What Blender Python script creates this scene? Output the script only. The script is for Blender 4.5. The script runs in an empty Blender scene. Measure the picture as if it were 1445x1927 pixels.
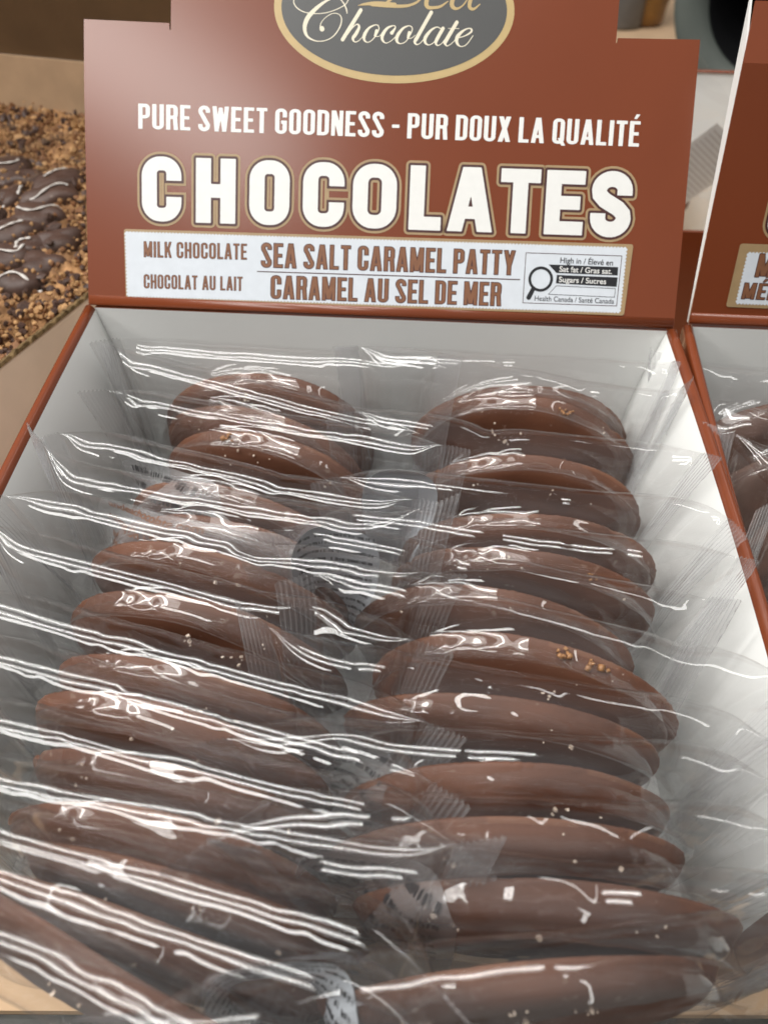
import bpy, bmesh, math, random
import numpy as np
from mathutils import Vector, Matrix
C = bpy.context.scene.collection
R_ = math.radians
# ------------------------------------------------------------------ camera, world, lamps, exposure
CAM = np.array([0.01230318, -0.28874931, 0.15204558]); ROT = (0.84052559, -0.02073421, 0.04601816)
FPX, CX, CY = 1450., 722.5, 963.5
sc = bpy.context.scene
cd = bpy.data.cameras.new('camera'); cam = bpy.data.objects.new('camera', cd); C.objects.link(cam)
cam.location = CAM; cam.rotation_euler = ROT
cd.sensor_width = 36; cd.lens = FPX / 1927 * 36; cd.clip_start = .01; cd.clip_end = 60
cd.dof.use_dof = True; cd.dof.focus_distance = .252; cd.dof.aperture_fstop = 13.5
sc.camera = cam
w = bpy.data.worlds.new('World'); sc.world = w; w.use_nodes = True
wn = w.node_tree.nodes; wl = w.node_tree.links
bg = wn['Background']; bg.inputs['Strength'].default_value = .40
tc = wn.new('ShaderNodeTexCoord'); sx = wn.new('ShaderNodeSeparateXYZ'); cr = wn.new('ShaderNodeValToRGB')
wl.new(tc.outputs['Generated'], sx.inputs[0])
mr = wn.new('ShaderNodeMapRange'); mr.inputs[1].default_value = -1; mr.inputs[2].default_value = 1
wl.new(sx.outputs['Z'], mr.inputs[0]); wl.new(mr.outputs[0], cr.inputs[0]); wl.new(cr.outputs[0], bg.inputs['Color'])
e = cr.color_ramp.elements                         # shop interior: dark floor, mid shelves, pale ceiling
e[0].position = .35; e[0].color = (.10, .085, .075, 1); e[1].position = .78; e[1].color = (.98, .97, .96, 1)
k = e.new(.56); k.color = (.17, .155, .14, 1)
def area_lamp(loc, size, energy, rot, col=(1, .985, .95), straight=False):
    l = bpy.data.lights.new('tube_or_fill', 'AREA'); l.shape = 'RECTANGLE'; l.size, l.size_y = size; l.energy = energy; l.color = col
    o = bpy.data.objects.new('tube_or_fill', l); C.objects.link(o); o.location = loc
    d = Vector((loc[0] if straight else 0, -.1, -.02)) - Vector(loc); q = d.to_track_quat('-Z', 'Y').to_matrix().to_4x4() @ Matrix.Rotation(rot, 4, 'Z')
    o.rotation_euler = q.to_euler(); return o
# rows of fluorescent tubes on the shop ceiling, plus one added fill lamp
for x_, y_, z_, e_, l_, w_ in ((-.70, -.91, 1.50, 10.5, 1.0, .24),                    # panel whose sheen lies on the card
                               (-1.88, -.40, 1.52, 17, 4.0, .05), (-1.88, -.40, 1.54, 21, 4.0, .36),   # tubes, each in a wide white reflector
                               (-1.78, .16, 1.56, 17, 4.0, .05), (-1.78, .16, 1.58, 21, 4.0, .36),
                               (-2.5, -1.3, 1.5, 22, 1.6, .25), (.95, .25, 1.75, 5, 1.6, .10)):  # first here is the added fill, brightening the box's back and right walls
    area_lamp((x_, y_, z_), (l_, w_), e_, 0, straight=l_ > 3)
sc.view_settings.view_transform = 'Standard'; sc.view_settings.look = 'None'; sc.view_settings.gamma = 1
sc.view_settings.use_curve_mapping = False; sc.view_settings.exposure = 0
cy = sc.cycles
cy.max_bounces = 6; cy.transparent_max_bounces = 44; cy.diffuse_bounces = 3; cy.glossy_bounces = 2; cy.transmission_bounces = 4
cy.caustics_reflective = False; cy.caustics_refractive = False
cy.use_denoising = True
try: cy.denoiser = 'OPENIMAGEDENOISE'
except Exception: pass
cy.sample_clamp_indirect = 6

# ------------------------------------------------------------------ helpers
Mcam = np.array(cam.rotation_euler.to_matrix())
def unp(px, py, z):
    d = Mcam @ np.array([(px - CX) / FPX, -(py - CY) / FPX, -1]); return CAM + d * ((z - CAM[2]) / d[2])
ELEV = 0.98277323
def on_card(px, py):
    """point of the sloping header card seen at that place: (x, height along the card)"""
    d = Mcam @ np.array([(px - CX) / FPX, -(py - CY) / FPX, -1])
    n = np.array([0, -math.sin(ELEV), math.cos(ELEV)]); q = CAM - d * (n @ CAM) / (n @ d)
    return np.array([q[0], q[1] * math.cos(ELEV) + q[2] * math.sin(ELEV)])
def mesh_obj(name, verts, faces, mat=None, parent=None, smooth=False, mi=None):
    me = bpy.data.meshes.new(name); me.from_pydata([tuple(map(float, v)) for v in verts], [], [tuple(map(int, f)) for f in faces])
    mats = mat if isinstance(mat, (list, tuple)) else [mat]
    for m in mats: me.materials.append(m)
    if mi is not None: me.polygons.foreach_set('material_index', np.asarray(mi, np.int32))
    if smooth: me.polygons.foreach_set('use_smooth', np.ones(len(me.polygons), bool))
    me.update()
    o = bpy.data.objects.new(name, me); C.objects.link(o)
    if parent is not None: o.parent = parent
    return o
def grid_faces(nu, nv, wrap=False, off=0):
    i = np.arange(nu - 1)[:, None]; j = np.arange(nv if wrap else nv - 1)[None, :]; j2 = (j + 1) % nv
    return np.stack([i * nv + j, (i + 1) * nv + j, (i + 1) * nv + j2, i * nv + j2], -1).reshape(-1, 4) + off
def fast_obj(name, V, F, mat, parent=None, smooth=True):
    me = bpy.data.meshes.new(name); V = np.asarray(V, np.float32).reshape(-1, 3); F = np.asarray(F, np.int32)
    k = F.shape[1]
    me.vertices.add(len(V)); me.vertices.foreach_set('co', V.ravel())
    me.loops.add(F.size); me.loops.foreach_set('vertex_index', F.ravel())
    me.polygons.add(len(F)); me.polygons.foreach_set('loop_start', np.arange(len(F), dtype=np.int32) * k)
    me.polygons.foreach_set('loop_total', np.full(len(F), k, np.int32))
    if smooth: me.polygons.foreach_set('use_smooth', np.ones(len(F), bool))
    me.materials.append(mat); me.update(calc_edges=True); me.validate()
    o = bpy.data.objects.new(name, me); C.objects.link(o)
    if parent is not None: o.parent = parent
    return o
def empty(name, loc=(0, 0, 0)):
    o = bpy.data.objects.new(name, None); C.objects.link(o); o.location = loc; o.empty_display_size = .02; return o
def tag(o, label=None, cat=None, group=None, kind=None):
    if label: o['label'] = label
    if cat: o['category'] = cat
    if group: o['group'] = group
    if kind: o['kind'] = kind
    return o
def box_vf(lo, hi):
    x0, y0, z0 = lo; x1, y1, z1 = hi
    V = [(x0,y0,z0),(x1,y0,z0),(x1,y1,z0),(x0,y1,z0),(x0,y0,z1),(x1,y0,z1),(x1,y1,z1),(x0,y1,z1)]
    return V, [(0,3,2,1),(4,5,6,7),(0,1,5,4),(1,2,6,5),(2,3,7,6),(3,0,4,7)]
def sweep(path_pts, sections, close_ends=True):
    """loft equal-length closed cross sections placed along a path"""
    n = len(sections[0]); V = [p for s in sections for p in s]; F = []
    for a in range(len(sections) - 1):
        for b in range(n): F.append((a*n+b, a*n+(b+1) % n, (a+1)*n+(b+1) % n, (a+1)*n+b))
    if close_ends: F.append(tuple(range(n))[::-1]); F.append(tuple((len(sections)-1)*n + b for b in range(n)))
    return V, F

# ------------------------------------------------------------------ materials
def mat_new(name):
    m = bpy.data.materials.new(name); m.use_nodes = True; nt = m.node_tree
    return m, nt.nodes, nt.links, nt.nodes['Principled BSDF']
def paper(name, col, rough=.5, spec=.5, var=.06, scale=60, bump=.0, bscale=900, coat=0, dark=None):
    m, n, l, b = mat_new(name)
    t = n.new('ShaderNodeTexCoord'); no = n.new('ShaderNodeTexNoise'); no.inputs['Scale'].default_value = scale; no.inputs['Detail'].default_value = 6
    l.new(t.outputs['Object'], no.inputs['Vector'])
    r = n.new('ShaderNodeValToRGB'); l.new(no.outputs['Fac'], r.inputs[0])
    c0 = [max(0, c * (1 - var)) for c in col] if dark is None else dark; c1 = [c * (1 + var) for c in col]
    r.color_ramp.elements[0].position = .3; r.color_ramp.elements[0].color = (*c0, 1); r.color_ramp.elements[1].position = .7; r.color_ramp.elements[1].color = (*c1, 1)
    l.new(r.outputs[0], b.inputs['Base Color']); b.inputs['Roughness'].default_value = rough; b.inputs['Specular IOR Level'].default_value = spec
    if coat: b.inputs['Coat Weight'].default_value = coat; b.inputs['Coat Roughness'].default_value = .25
    if bump:
        n2 = n.new('ShaderNodeTexNoise'); n2.inputs['Scale'].default_value = bscale; n2.inputs['Detail'].default_value = 4; l.new(t.outputs['Object'], n2.inputs['Vector'])
        bp = n.new('ShaderNodeBump'); bp.inputs['Strength'].default_value = bump; bp.inputs['Distance'].default_value = .0006
        l.new(n2.outputs['Fac'], bp.inputs['Height']); l.new(bp.outputs[0], b.inputs['Normal'])
    return m
BROWN = paper('brown_card', (.172, .040, .0135), .23, .5, .025, 35)
WHITE = paper('white_card', (.77, .775, .755), .55, .3, .02, 25, .10, 500)
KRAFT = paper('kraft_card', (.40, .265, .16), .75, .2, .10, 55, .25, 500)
KRAFT_LIT = paper('lightened_kraft_board', (.70, .55, .41), .75, .2, .06, 40, .12, 500)  # carton kraft with light painted in, for the side wall turned from the lamps
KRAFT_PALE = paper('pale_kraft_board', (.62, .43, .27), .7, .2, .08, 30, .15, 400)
KRAFT_SHADED = paper('shaded_kraft_board', (.15, .09, .045), .75, .2, .12, 30, .2, 400)  # carton kraft with the lid's shade painted into its colour
GOLD = paper('gold_print', (.46, .33, .145), .42, .5, .04, 200)
GOLD_DULL = paper('dull_gold_print', (.33, .225, .115), .45, .5, .06, 250)
INK_DARK = paper('dark_brown_print', (.055, .014, .012), .45, .5, .04)
INK_BROWN = paper('brown_print', (.20, .085, .042), .5, .4, .1, 500)
INK_BLACK = paper('black_print', (.012, .012, .015), .5, .4, .05)
EMBLEM = paper('charcoal_print', (.058, .058, .057), .42, .5, .05, 40, .08, 900)
CREAM = paper('cream_print', (.72, .66, .52), .45, .4, .03)
INK_WHITE = paper('white_print', (.73, .725, .70), .45, .4, .02, 300, .05, 1200)
LABELW = paper('white_label_paper', (.60, .635, .68), .55, .3, .03, 250, .08, 1500)
STEEL = paper('dark_shelf_metal', (.035, .035, .03), .5, .5, .5, 90, .3, 300)
def film_material(name, haze, rough, tint=.985, gain=1.9):
    m = bpy.data.materials.new(name); m.use_nodes = True; n = m.node_tree.nodes; l = m.node_tree.links; n.clear()
    out = n.new('ShaderNodeOutputMaterial'); tr = n.new('ShaderNodeBsdfTransparent'); tr.inputs[0].default_value = (tint, tint, tint, 1)
    gl = n.new('ShaderNodeBsdfGlossy'); gl.inputs['Roughness'].default_value = rough; gl.inputs[0].default_value = (1, 1, 1, 1)
    df = n.new('ShaderNodeBsdfDiffuse'); df.inputs[0].default_value = (.85, .85, .87, 1)
    lw = n.new('ShaderNodeLayerWeight'); lw.inputs['Blend'].default_value = .5
    pw = n.new('ShaderNodeMath'); pw.operation = 'POWER'; pw.inputs[1].default_value = 5; l.new(lw.outputs['Facing'], pw.inputs[0])
    ma = n.new('ShaderNodeMath'); ma.operation = 'MULTIPLY_ADD'; ma.inputs[1].default_value = .62; ma.inputs[2].default_value = .04 * gain; ma.use_clamp = True; l.new(pw.outputs[0], ma.inputs[0])
    m1 = n.new('ShaderNodeMixShader'); m1.inputs[0].default_value = haze; l.new(tr.outputs[0], m1.inputs[1]); l.new(df.outputs[0], m1.inputs[2])
    m2 = n.new('ShaderNodeMixShader'); l.new(ma.outputs[0], m2.inputs[0]); l.new(m1.outputs[0], m2.inputs[1]); l.new(gl.outputs[0], m2.inputs[2])
    l.new(m2.outputs[0], out.inputs[0]); return m
FILM = film_material('clear_film', .0026, .04, .99, 1.4)
SEAL = film_material('crimped_film', .19, .10, .97, 1.8)
LABEL_FILM = film_material('printed_film', .16, .3, .95, 1.2)
def choc_material(name, col, rough):
    m, n, l, b = mat_new(name)
    t = n.new('ShaderNodeTexCoord'); oi = n.new('ShaderNodeObjectInfo')
    av = n.new('ShaderNodeVectorMath'); av.operation = 'ADD'; l.new(t.outputs['Object'], av.inputs[0])
    cb = n.new('ShaderNodeCombineXYZ'); l.new(oi.outputs['Random'], cb.inputs[0]); l.new(oi.outputs['Random'], cb.inputs[1]); l.new(cb.outputs[0], av.inputs[1])
    a = n.new('ShaderNodeTexNoise'); a.inputs['Scale'].default_value = 38; a.inputs['Detail'].default_value = 5; a.inputs['Distortion'].default_value = 1.2; stm = n.new('ShaderNodeMapping'); stm.inputs['Scale'].default_value = (.5, 1, 1.6); l.new(av.outputs[0], stm.inputs[0]); l.new(stm.outputs[0], a.inputs['Vector'])
    r = n.new('ShaderNodeValToRGB'); l.new(a.outputs['Fac'], r.inputs[0]); el = r.color_ramp.elements
    el[0].position = .28; el[0].color = (*[c * .72 for c in col], 1); el[1].position = .75; el[1].color = (col[0] * 1.22, col[1] * 1.25, col[2] * 1.25, 1)
    # pale bloom and film contact marks, drawn out along the patty
    st = n.new('ShaderNodeMapping'); st.inputs['Scale'].default_value = (.45, 1, 1.5); l.new(av.outputs[0], st.inputs[0])
    bl = n.new('ShaderNodeTexNoise'); bl.inputs['Scale'].default_value = 26; bl.inputs['Detail'].default_value = 8; bl.inputs['Roughness'].default_value = .65; l.new(st.outputs[0], bl.inputs['Vector'])
    mp = n.new('ShaderNodeMapRange'); mp.inputs[1].default_value = .60; mp.inputs[2].default_value = .80; mp.inputs[3].default_value = 0; mp.inputs[4].default_value = .42; l.new(bl.outputs['Fac'], mp.inputs[0])
    mx = n.new('ShaderNodeMixRGB'); l.new(mp.outputs[0], mx.inputs[0]); l.new(r.outputs[0], mx.inputs[1]); mx.inputs[2].default_value = (.30, .185, .13, 1)
    ds = n.new('ShaderNodeTexNoise'); ds.inputs['Scale'].default_value = 330; ds.inputs['Detail'].default_value = 4; l.new(av.outputs[0], ds.inputs['Vector'])
    dm = n.new('ShaderNodeMapRange'); dm.inputs[1].default_value = .66; dm.inputs[2].default_value = .72; dm.inputs[4].default_value = .55; l.new(ds.outputs['Fac'], dm.inputs[0])
    dg = n.new('ShaderNodeMath'); dg.operation = 'MULTIPLY'; l.new(dm.outputs[0], dg.inputs[0]); l.new(a.outputs['Fac'], dg.inputs[1])
    m3 = n.new('ShaderNodeMixRGB'); l.new(dg.outputs[0], m3.inputs[0]); l.new(mx.outputs[0], m3.inputs[1]); m3.inputs[2].default_value = (.45, .36, .29, 1)
    l.new(m3.outputs[0], b.inputs['Base Color'])
    rr = n.new('ShaderNodeMapRange'); rr.inputs[3].default_value = rough - .1; rr.inputs[4].default_value = rough + .15; l.new(bl.outputs['Fac'], rr.inputs[0]); l.new(rr.outputs[0], b.inputs['Roughness'])
    b.inputs['Specular IOR Level'].default_value = .45
    bn = n.new('ShaderNodeTexNoise'); bn.inputs['Scale'].default_value = 240; bn.inputs['Detail'].default_value = 6; l.new(av.outputs[0], bn.inputs['Vector'])
    bp = n.new('ShaderNodeBump'); bp.inputs['Strength'].default_value = .22; bp.inputs['Distance'].default_value = .0008; l.new(bn.outputs['Fac'], bp.inputs['Height']); l.new(bp.outputs[0], b.inputs['Normal'])
    b.inputs['Subsurface Weight'].default_value = .0
    return m
CHOC = choc_material('milk_chocolate', (.132, .0485, .024), .56)
CHOC_RIM = choc_material('chocolate_broken_rim', (.175, .072, .038), .6)
CHOC_RIDGED = choc_material('ridged_chocolate', (.14, .068, .046), .55)
CHOC_DARK = choc_material('dark_chocolate', (.072, .036, .026), .5)
SALT = paper('salt_crystal', (.62, .50, .40), .4, .5, .2, 300)
CARAMEL = paper('golden_caramel', (.34, .165, .065), .4, .5, .15, 300)
CRUMB = paper('toffee_crumb', (.38, .205, .09), .7, .3, .3, 120, .4, 800, dark=(.15, .07, .027))
DRIZZLE = paper('white_icing', (.62, .58, .54), .4, .5, .05)
# ------------------------------------------------------------------ lettering: signed distance shapes meshed as flat print
def poly_sdf(P, X, Y):
    P = np.asarray(P, float); d = np.full(X.shape, 1e9); ins = np.zeros(X.shape, bool); n = len(P)
    for i in range(n):
        a, b = P[i], P[(i + 1) % n]; e = b - a; L = e @ e + 1e-18
        t = np.clip(((X - a[0]) * e[0] + (Y - a[1]) * e[1]) / L, 0, 1)
        d = np.minimum(d, np.hypot(X - a[0] - t * e[0], Y - a[1] - t * e[1]))
        if a[1] != b[1]:
            c = (a[1] > Y) != (b[1] > Y); xi = a[0] + (Y - a[1]) * e[0] / e[1]; ins ^= c & (X < xi)
    return np.where(ins, -d, d)
def rect(x0, y0, x1, y1): return [(x0, y0), (x1, y0), (x1, y1), (x0, y1)]
def rrect(x0, y0, x1, y1, tl=0, tr=0, br=0, bl=0, k=9):
    out = []
    for (cx, cy, r, a0) in ((x1 - tr, y1 - tr, tr, 0), (x0 + tl, y1 - tl, tl, 90), (x0 + bl, y0 + bl, bl, 180), (x1 - br, y0 + br, br, 270)):
        for i in range(k if r > 0 else 1):
            a = R_(a0 + (90 * i / (k - 1) if r > 0 else 0)); out.append((cx + r * math.cos(a), cy + r * math.sin(a)))
    return out
def diag(x0, y0, x1, y1, w): return [(x0 - w / 2, y0), (x0 + w / 2, y0), (x1 + w / 2, y1), (x1 - w / 2, y1)]
def ribbon(pts, w):
    p = np.array(pts, float); t = np.gradient(p, axis=0); t /= np.hypot(t[:, 0], t[:, 1])[:, None]; n = np.stack([-t[:, 1], t[:, 0]], 1) * w / 2
    return list(map(tuple, p + n)) + list(map(tuple, (p - n)[::-1]))
def arc(cx, cy, rx, ry, a0, a1, k=12): return [(cx + rx * math.cos(R_(a0 + (a1 - a0) * i / (k - 1))), cy + ry * math.sin(R_(a0 + (a1 - a0) * i / (k - 1)))) for i in range(k)]
def glyph(ch, w, t):
    """condensed sans capital in a cell of width w, height 1, stem t"""
    b = t * .86; r = min(w * .5, .5) * .92; ri = max(r - t, .02); P, M = '+', '-'
    ring = [(P, rrect(0, 0, w, 1, r, r, r, r)), (M, rrect(t, b, w - t, 1 - b, ri, ri, ri, ri))]
    if ch == 'O': return ring, w
    if ch == 'Q': return ring + [(P, diag(w * .98, -.07, w * .62, .22, t * .9))], w
    if ch == 'C': return ring + [(M, rect(w * .52, .385, w + .2, .635))], w
    if ch == 'G': return ring + [(M, rect(w * .52, .40, w + .2, .66)), (P, rect(w * .52, .40, w, .40 + b)), (P, rect(w - t, .15, w, .40 + b))], w
    if ch == 'U': return [(P, rrect(0, 0, w, 1, 0, 0, r, r)), (M, rrect(t, b, w - t, 1.2, 0, 0, ri, ri))], w
    if ch == 'D': return [(P, rrect(0, 0, w, 1, 0, r, r, 0)), (M, rrect(t, b, w - t, 1 - b, 0, ri, ri, 0))], w
    if ch in 'PR':
        o = [(P, rect(0, 0, t, 1)), (P, rrect(0, .42, w, 1, 0, r * .9, r * .9, 0)), (M, rrect(t, .42 + b, w - t, 1 - b, 0, ri * .9, ri * .9, 0))]
        if ch == 'R': o = [(P, rrect(0, .44, w, 1, 0, r * .9, r * .9, 0)), (M, rrect(t, .44 + b, w - t, 1 - b, 0, ri * .9, ri * .9, 0)), (P, rect(0, 0, t, 1)), (P, diag(w - t * .42, 0, w - t * .68, .5, t))]
        return o, w
    if ch == 'L': w *= .86; return [(P, rect(0, 0, t, 1)), (P, rect(0, 0, w, b))], w
    if ch in 'EÉF':
        w *= .88; o = [(P, rect(0, 0, t, 1)), (P, rect(0, 1 - b, w, 1)), (P, rect(0, .5 - b / 2, w * .9, .5 + b / 2))]
        if ch != 'F': o.append((P, rect(0, 0, w, b)))
        if ch == 'É': o.append((P, [(w * .35, 1.09), (w * .62, 1.09), (w * .92, 1.27), (w * .55, 1.27)]))
        return o, w
    if ch == 'T': w *= .92; return [(P, rect(0, 1 - b, w, 1)), (P, rect(w / 2 - t / 2, 0, w / 2 + t / 2, 1))], w
    if ch == 'I': return [(P, rect(0, 0, t, 1))], t
    if ch == 'H': return [(P, rect(0, 0, t, 1)), (P, rect(w - t, 0, w, 1)), (P, rect(0, .5 - b / 2, w, .5 + b / 2))], w
    if ch == 'N': return [(P, rect(0, 0, t * .9, 1)), (P, rect(w - t * .9, 0, w, 1)), (P, diag(w - t * .55, 0, t * .55, 1, t * 1.1))], w
    if ch == 'M': w *= 1.28; return [(P, rect(0, 0, t * .9, 1)), (P, rect(w - t * .9, 0, w, 1)), (P, diag(w / 2, .05, t * .55, 1, t * 1.1)), (P, diag(w / 2, .05, w - t * .55, 1, t * 1.1))], w
    if ch == 'A': w *= 1.1; return [(P, diag(t * .5, 0, w / 2 - t * .10, 1, t)), (P, diag(w - t * .5, 0, w / 2 + t * .10, 1, t)), (P, rect(w * .25, .20, w * .75, .20 + b * .9))], w
    if ch == 'X': w *= 1.06; return [(P, diag(t * .55, 0, w - t * .6, 1, t * 1.1)), (P, diag(w - t * .55, 0, t * .6, 1, t * 1.1))], w
    if ch == 'Y': w *= 1.08; return [(P, rect(w / 2 - t / 2, 0, w / 2 + t / 2, .42)), (P, diag(w / 2, .36, t * .52, 1, t * 1.02)), (P, diag(w / 2, .36, w - t * .52, 1, t * 1.02))], w
    if ch == 'K': return [(P, rect(0, 0, t, 1)), (P, diag(t * 1.2, .36, w - t * .4, 1, t)), (P, diag(w - t * .4, 0, t * 1.55, .60, t))], w
    if ch == 'W':
        w *= 1.42; q = w / 4; return [(P, diag(q * 1.1, 0, t * .5, 1, t)), (P, diag(q * 1.1, 0, w / 2, .95, t * .85)), (P, diag(w - q * 1.1, 0, w / 2, .95, t * .85)), (P, diag(w - q * 1.1, 0, w - t * .5, 1, t))], w
    if ch == 'S':
        q = t / 2; rx = w / 2 - q; ry = min(rx * 1.0, .25 - q * .6); yt_, yb_ = 1 - b / 2 - ry, b / 2 + ry
        pts = [(w - q, yt_ - .075), (w - q, yt_ - .03)] + arc(w / 2, yt_, rx, ry, 0, 180, 14)
        pts += [(q + .01 * w, yt_ - .07), (q + .14 * w, yt_ - .155), (w / 2, .5), (w - q - .14 * w, yb_ + .155), (w - q - .01 * w, yb_ + .07)]
        pts += arc(w / 2, yb_, rx, ry, 0, -180, 14) + [(q, yb_ + .03), (q, yb_ + .075)]
        return [(P, ribbon(pts, t))], w
    if ch == '-': return [(P, rect(0, .40, w * .62, .40 + b))], w * .62
    return [], w
def glyph_sdf(ops, X, Y):
    d = np.full(X.shape, 1e9)
    for s, p in ops:
        q = poly_sdf(p, X, Y); d = np.minimum(d, q) if s == '+' else np.maximum(d, -q)
    return d
def sdf_mesh(S, xs, ys, V, F):
    """flat polygons of the region S<0, appended to V, F (rows of full cells are merged)"""
    nx, ny = len(xs), len(ys); cache = {}
    def vid(key, p):
        if key not in cache: cache[key] = len(V); V.append(p)
        return cache[key]
    neg = S < 0
    def corner(i, j): return vid((0, i, j), (xs[i], ys[j]))
    def ex(i, j): # crossing on the edge (i,j)-(i+1,j)
        a, b = S[j, i], S[j, i + 1]; u = a / (a - b); return vid((1, i, j), (xs[i] + u * (xs[i + 1] - xs[i]), ys[j]))
    def ey(i, j):
        a, b = S[j, i], S[j + 1, i]; u = a / (a - b); return vid((2, i, j), (xs[i], ys[j] + u * (ys[j + 1] - ys[j])))
    cnt = neg[:-1, :-1].astype(int) + neg[:-1, 1:] + neg[1:, :-1] + neg[1:, 1:]
    for j in range(ny - 1):
        i = 0
        row = cnt[j]
        while i < nx - 1:
            c = row[i]
            if c == 0: i += 1; continue
            if c == 4:
                k = i
                while k < nx - 1 and row[k] == 4: k += 1
                F.append((corner(i, j), corner(k, j), corner(k, j + 1), corner(i, j + 1))); i = k; continue
            loop = []
            A, B, D, E_ = (i, j), (i + 1, j), (i + 1, j + 1), (i, j + 1)
            for (p, q, fn) in ((A, B, lambda: ex(i, j)), (B, D, lambda: ey(i + 1, j)), (D, E_, lambda: ex(i, j + 1)), (E_, A, lambda: ey(i, j))):
                if neg[p[1], p[0]]: loop.append(corner(*p))
                if neg[p[1], p[0]] != neg[q[1], q[0]]: loop.append(fn())
            if len(loop) >= 3: F.append(tuple(loop))
            i += 1
class Print:
    """collects flat print in sheet coordinates; build() lays it on a sheet frame"""
    def __init__(s): s.V = []; s.F = []
    def sdf(s, fn, x0, y0, x1, y1, res):
        xs = np.arange(x0, x1 + res, res); ys = np.arange(y0, y1 + res, res); X, Y = np.meshgrid(xs, ys); sdf_mesh(fn(X, Y), xs, ys, s.V, s.F)
    def poly(s, pts):
        b = len(s.V); s.V += [tuple(p) for p in pts]; s.F.append(tuple(range(b, b + len(pts))))
    def build(s, name, mat, parent, frame, off):
        O, U, W, N = frame
        return mesh_obj(name, [O + U * v[0] + W * v[1] + N * off for v in s.V], s.F, mat, parent)
def text_line(pr, txt, p0, p1, h, w, t, gap, space, grow=0., res=.00022, slant=0):
    """one line of capitals from sheet point p0 to p1 (baseline ends), cap height h"""
    p0, p1 = np.array(p0), np.array(p1); items = []; x = 0
    for ch in txt:
        if ch == ' ': x += space; continue
        ops, gw = glyph(ch, w, t); items.append((ops, x, gw)); x += gw + gap
    tot = x - gap; L = np.hypot(*(p1 - p0)); sxx = L / tot; ang = math.atan2(p1[1] - p0[1], p1[0] - p0[0]); ca, sa = math.cos(ang), math.sin(ang)
    for ops, x0, gw in items:
        b0 = len(pr.V); sub = Print(); m = grow + .0008
        # signed distance in real units: scale outlines first
        o2 = [(s, [((px + x0) * sxx, py * h) for px, py in q]) for s, q in ops]
        sub.sdf(lambda X, Y: glyph_sdf(o2, X, Y) - grow, x0 * sxx - m - .001, -h * .12 - m, (x0 + gw) * sxx + m + .001, h * 1.32 + m, res)
        pr.V += [(p0[0] + ca * vx - sa * vy, p0[1] + sa * vx + ca * vy) for vx, vy in sub.V]; pr.F += [tuple(i + b0 for i in f) for f in sub.F]
def stroke_sdf(strokes):
    segs = []
    for pts in strokes:
        P = np.array(pts, float)
        if len(P) > 2:    # smooth through the points
            t = np.arange(len(P)); tt = np.linspace(0, len(P) - 1, (len(P) - 1) * 6 + 1); Q = np.empty((len(tt), 3))
            for n, v in enumerate(tt):
                i = min(int(v), len(P) - 2); u = v - i; p1, p2 = P[i], P[i + 1]; p0 = P[i - 1] if i else 2 * p1 - p2; p3 = P[i + 2] if i + 2 < len(P) else 2 * p2 - p1
                Q[n] = .5 * (2 * p1 + (p2 - p0) * u + (2 * p0 - 5 * p1 + 4 * p2 - p3) * u * u + (3 * p1 - p0 - 3 * p2 + p3) * u ** 3)
            P = Q
        segs += [(P[i], P[i + 1]) for i in range(len(P) - 1)]
    def fn(X, Y):
        d = np.full(X.shape, 1e9)
        for a, b in segs:
            e = b[:2] - a[:2]; L = e @ e + 1e-18; t = np.clip(((X - a[0]) * e[0] + (Y - a[1]) * e[1]) / L, 0, 1)
            d = np.minimum(d, np.hypot(X - a[0] - t * e[0], Y - a[1] - t * e[1]) - (a[2] + t * (b[2] - a[2])) / 2)
        return d
    return fn
def scallop(corners, pitch, depth):
    out = []; n = len(corners)
    for i in range(n):
        a, b = np.array(corners[i]), np.array(corners[(i + 1) % n]); L = np.hypot(*(b - a)); k = max(1, int(L / pitch)); t = (b - a) / L; nn = np.array([t[1], -t[0]])
        for j in range(k):
            for f, dd in ((.12, 0), (.32, 1), (.68, 1), (.88, 0)): out.append(tuple(a + t * L * (j + f) / k + nn * depth * dd))
    return out
# ------------------------------------------------------------------ setting: shelf and cardboard liner
W2 = .12; TH = R_(10); FLOOR = -.112
V, F = box_vf((-1.6, -.9, -.135), (1.9, 2.6, -.1195))
tag(mesh_obj('shelf', V, F, STEEL), kind='structure')
def board(name, pts, z0, z1, mat, **k):
    n = len(pts); V = [(x, y, z0) for x, y in pts] + [(x, y, z1) for x, y in pts]
    F = [tuple(range(n))[::-1], tuple(range(n, 2 * n))] + [(i, (i + 1) % n, n + (i + 1) % n, n + i) for i in range(n)]
    return mesh_obj(name, V, F, mat, **k)
o = board('cardboard_liner', [(-.34, -.2327), (.50, -.1936), (.48, .42), (-.36, .40)], -.1190, -.1155, KRAFT_PALE)
tag(o, 'tan cardboard sheet lying under the brown boxes on dark shelf', 'cardboard sheet')

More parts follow.
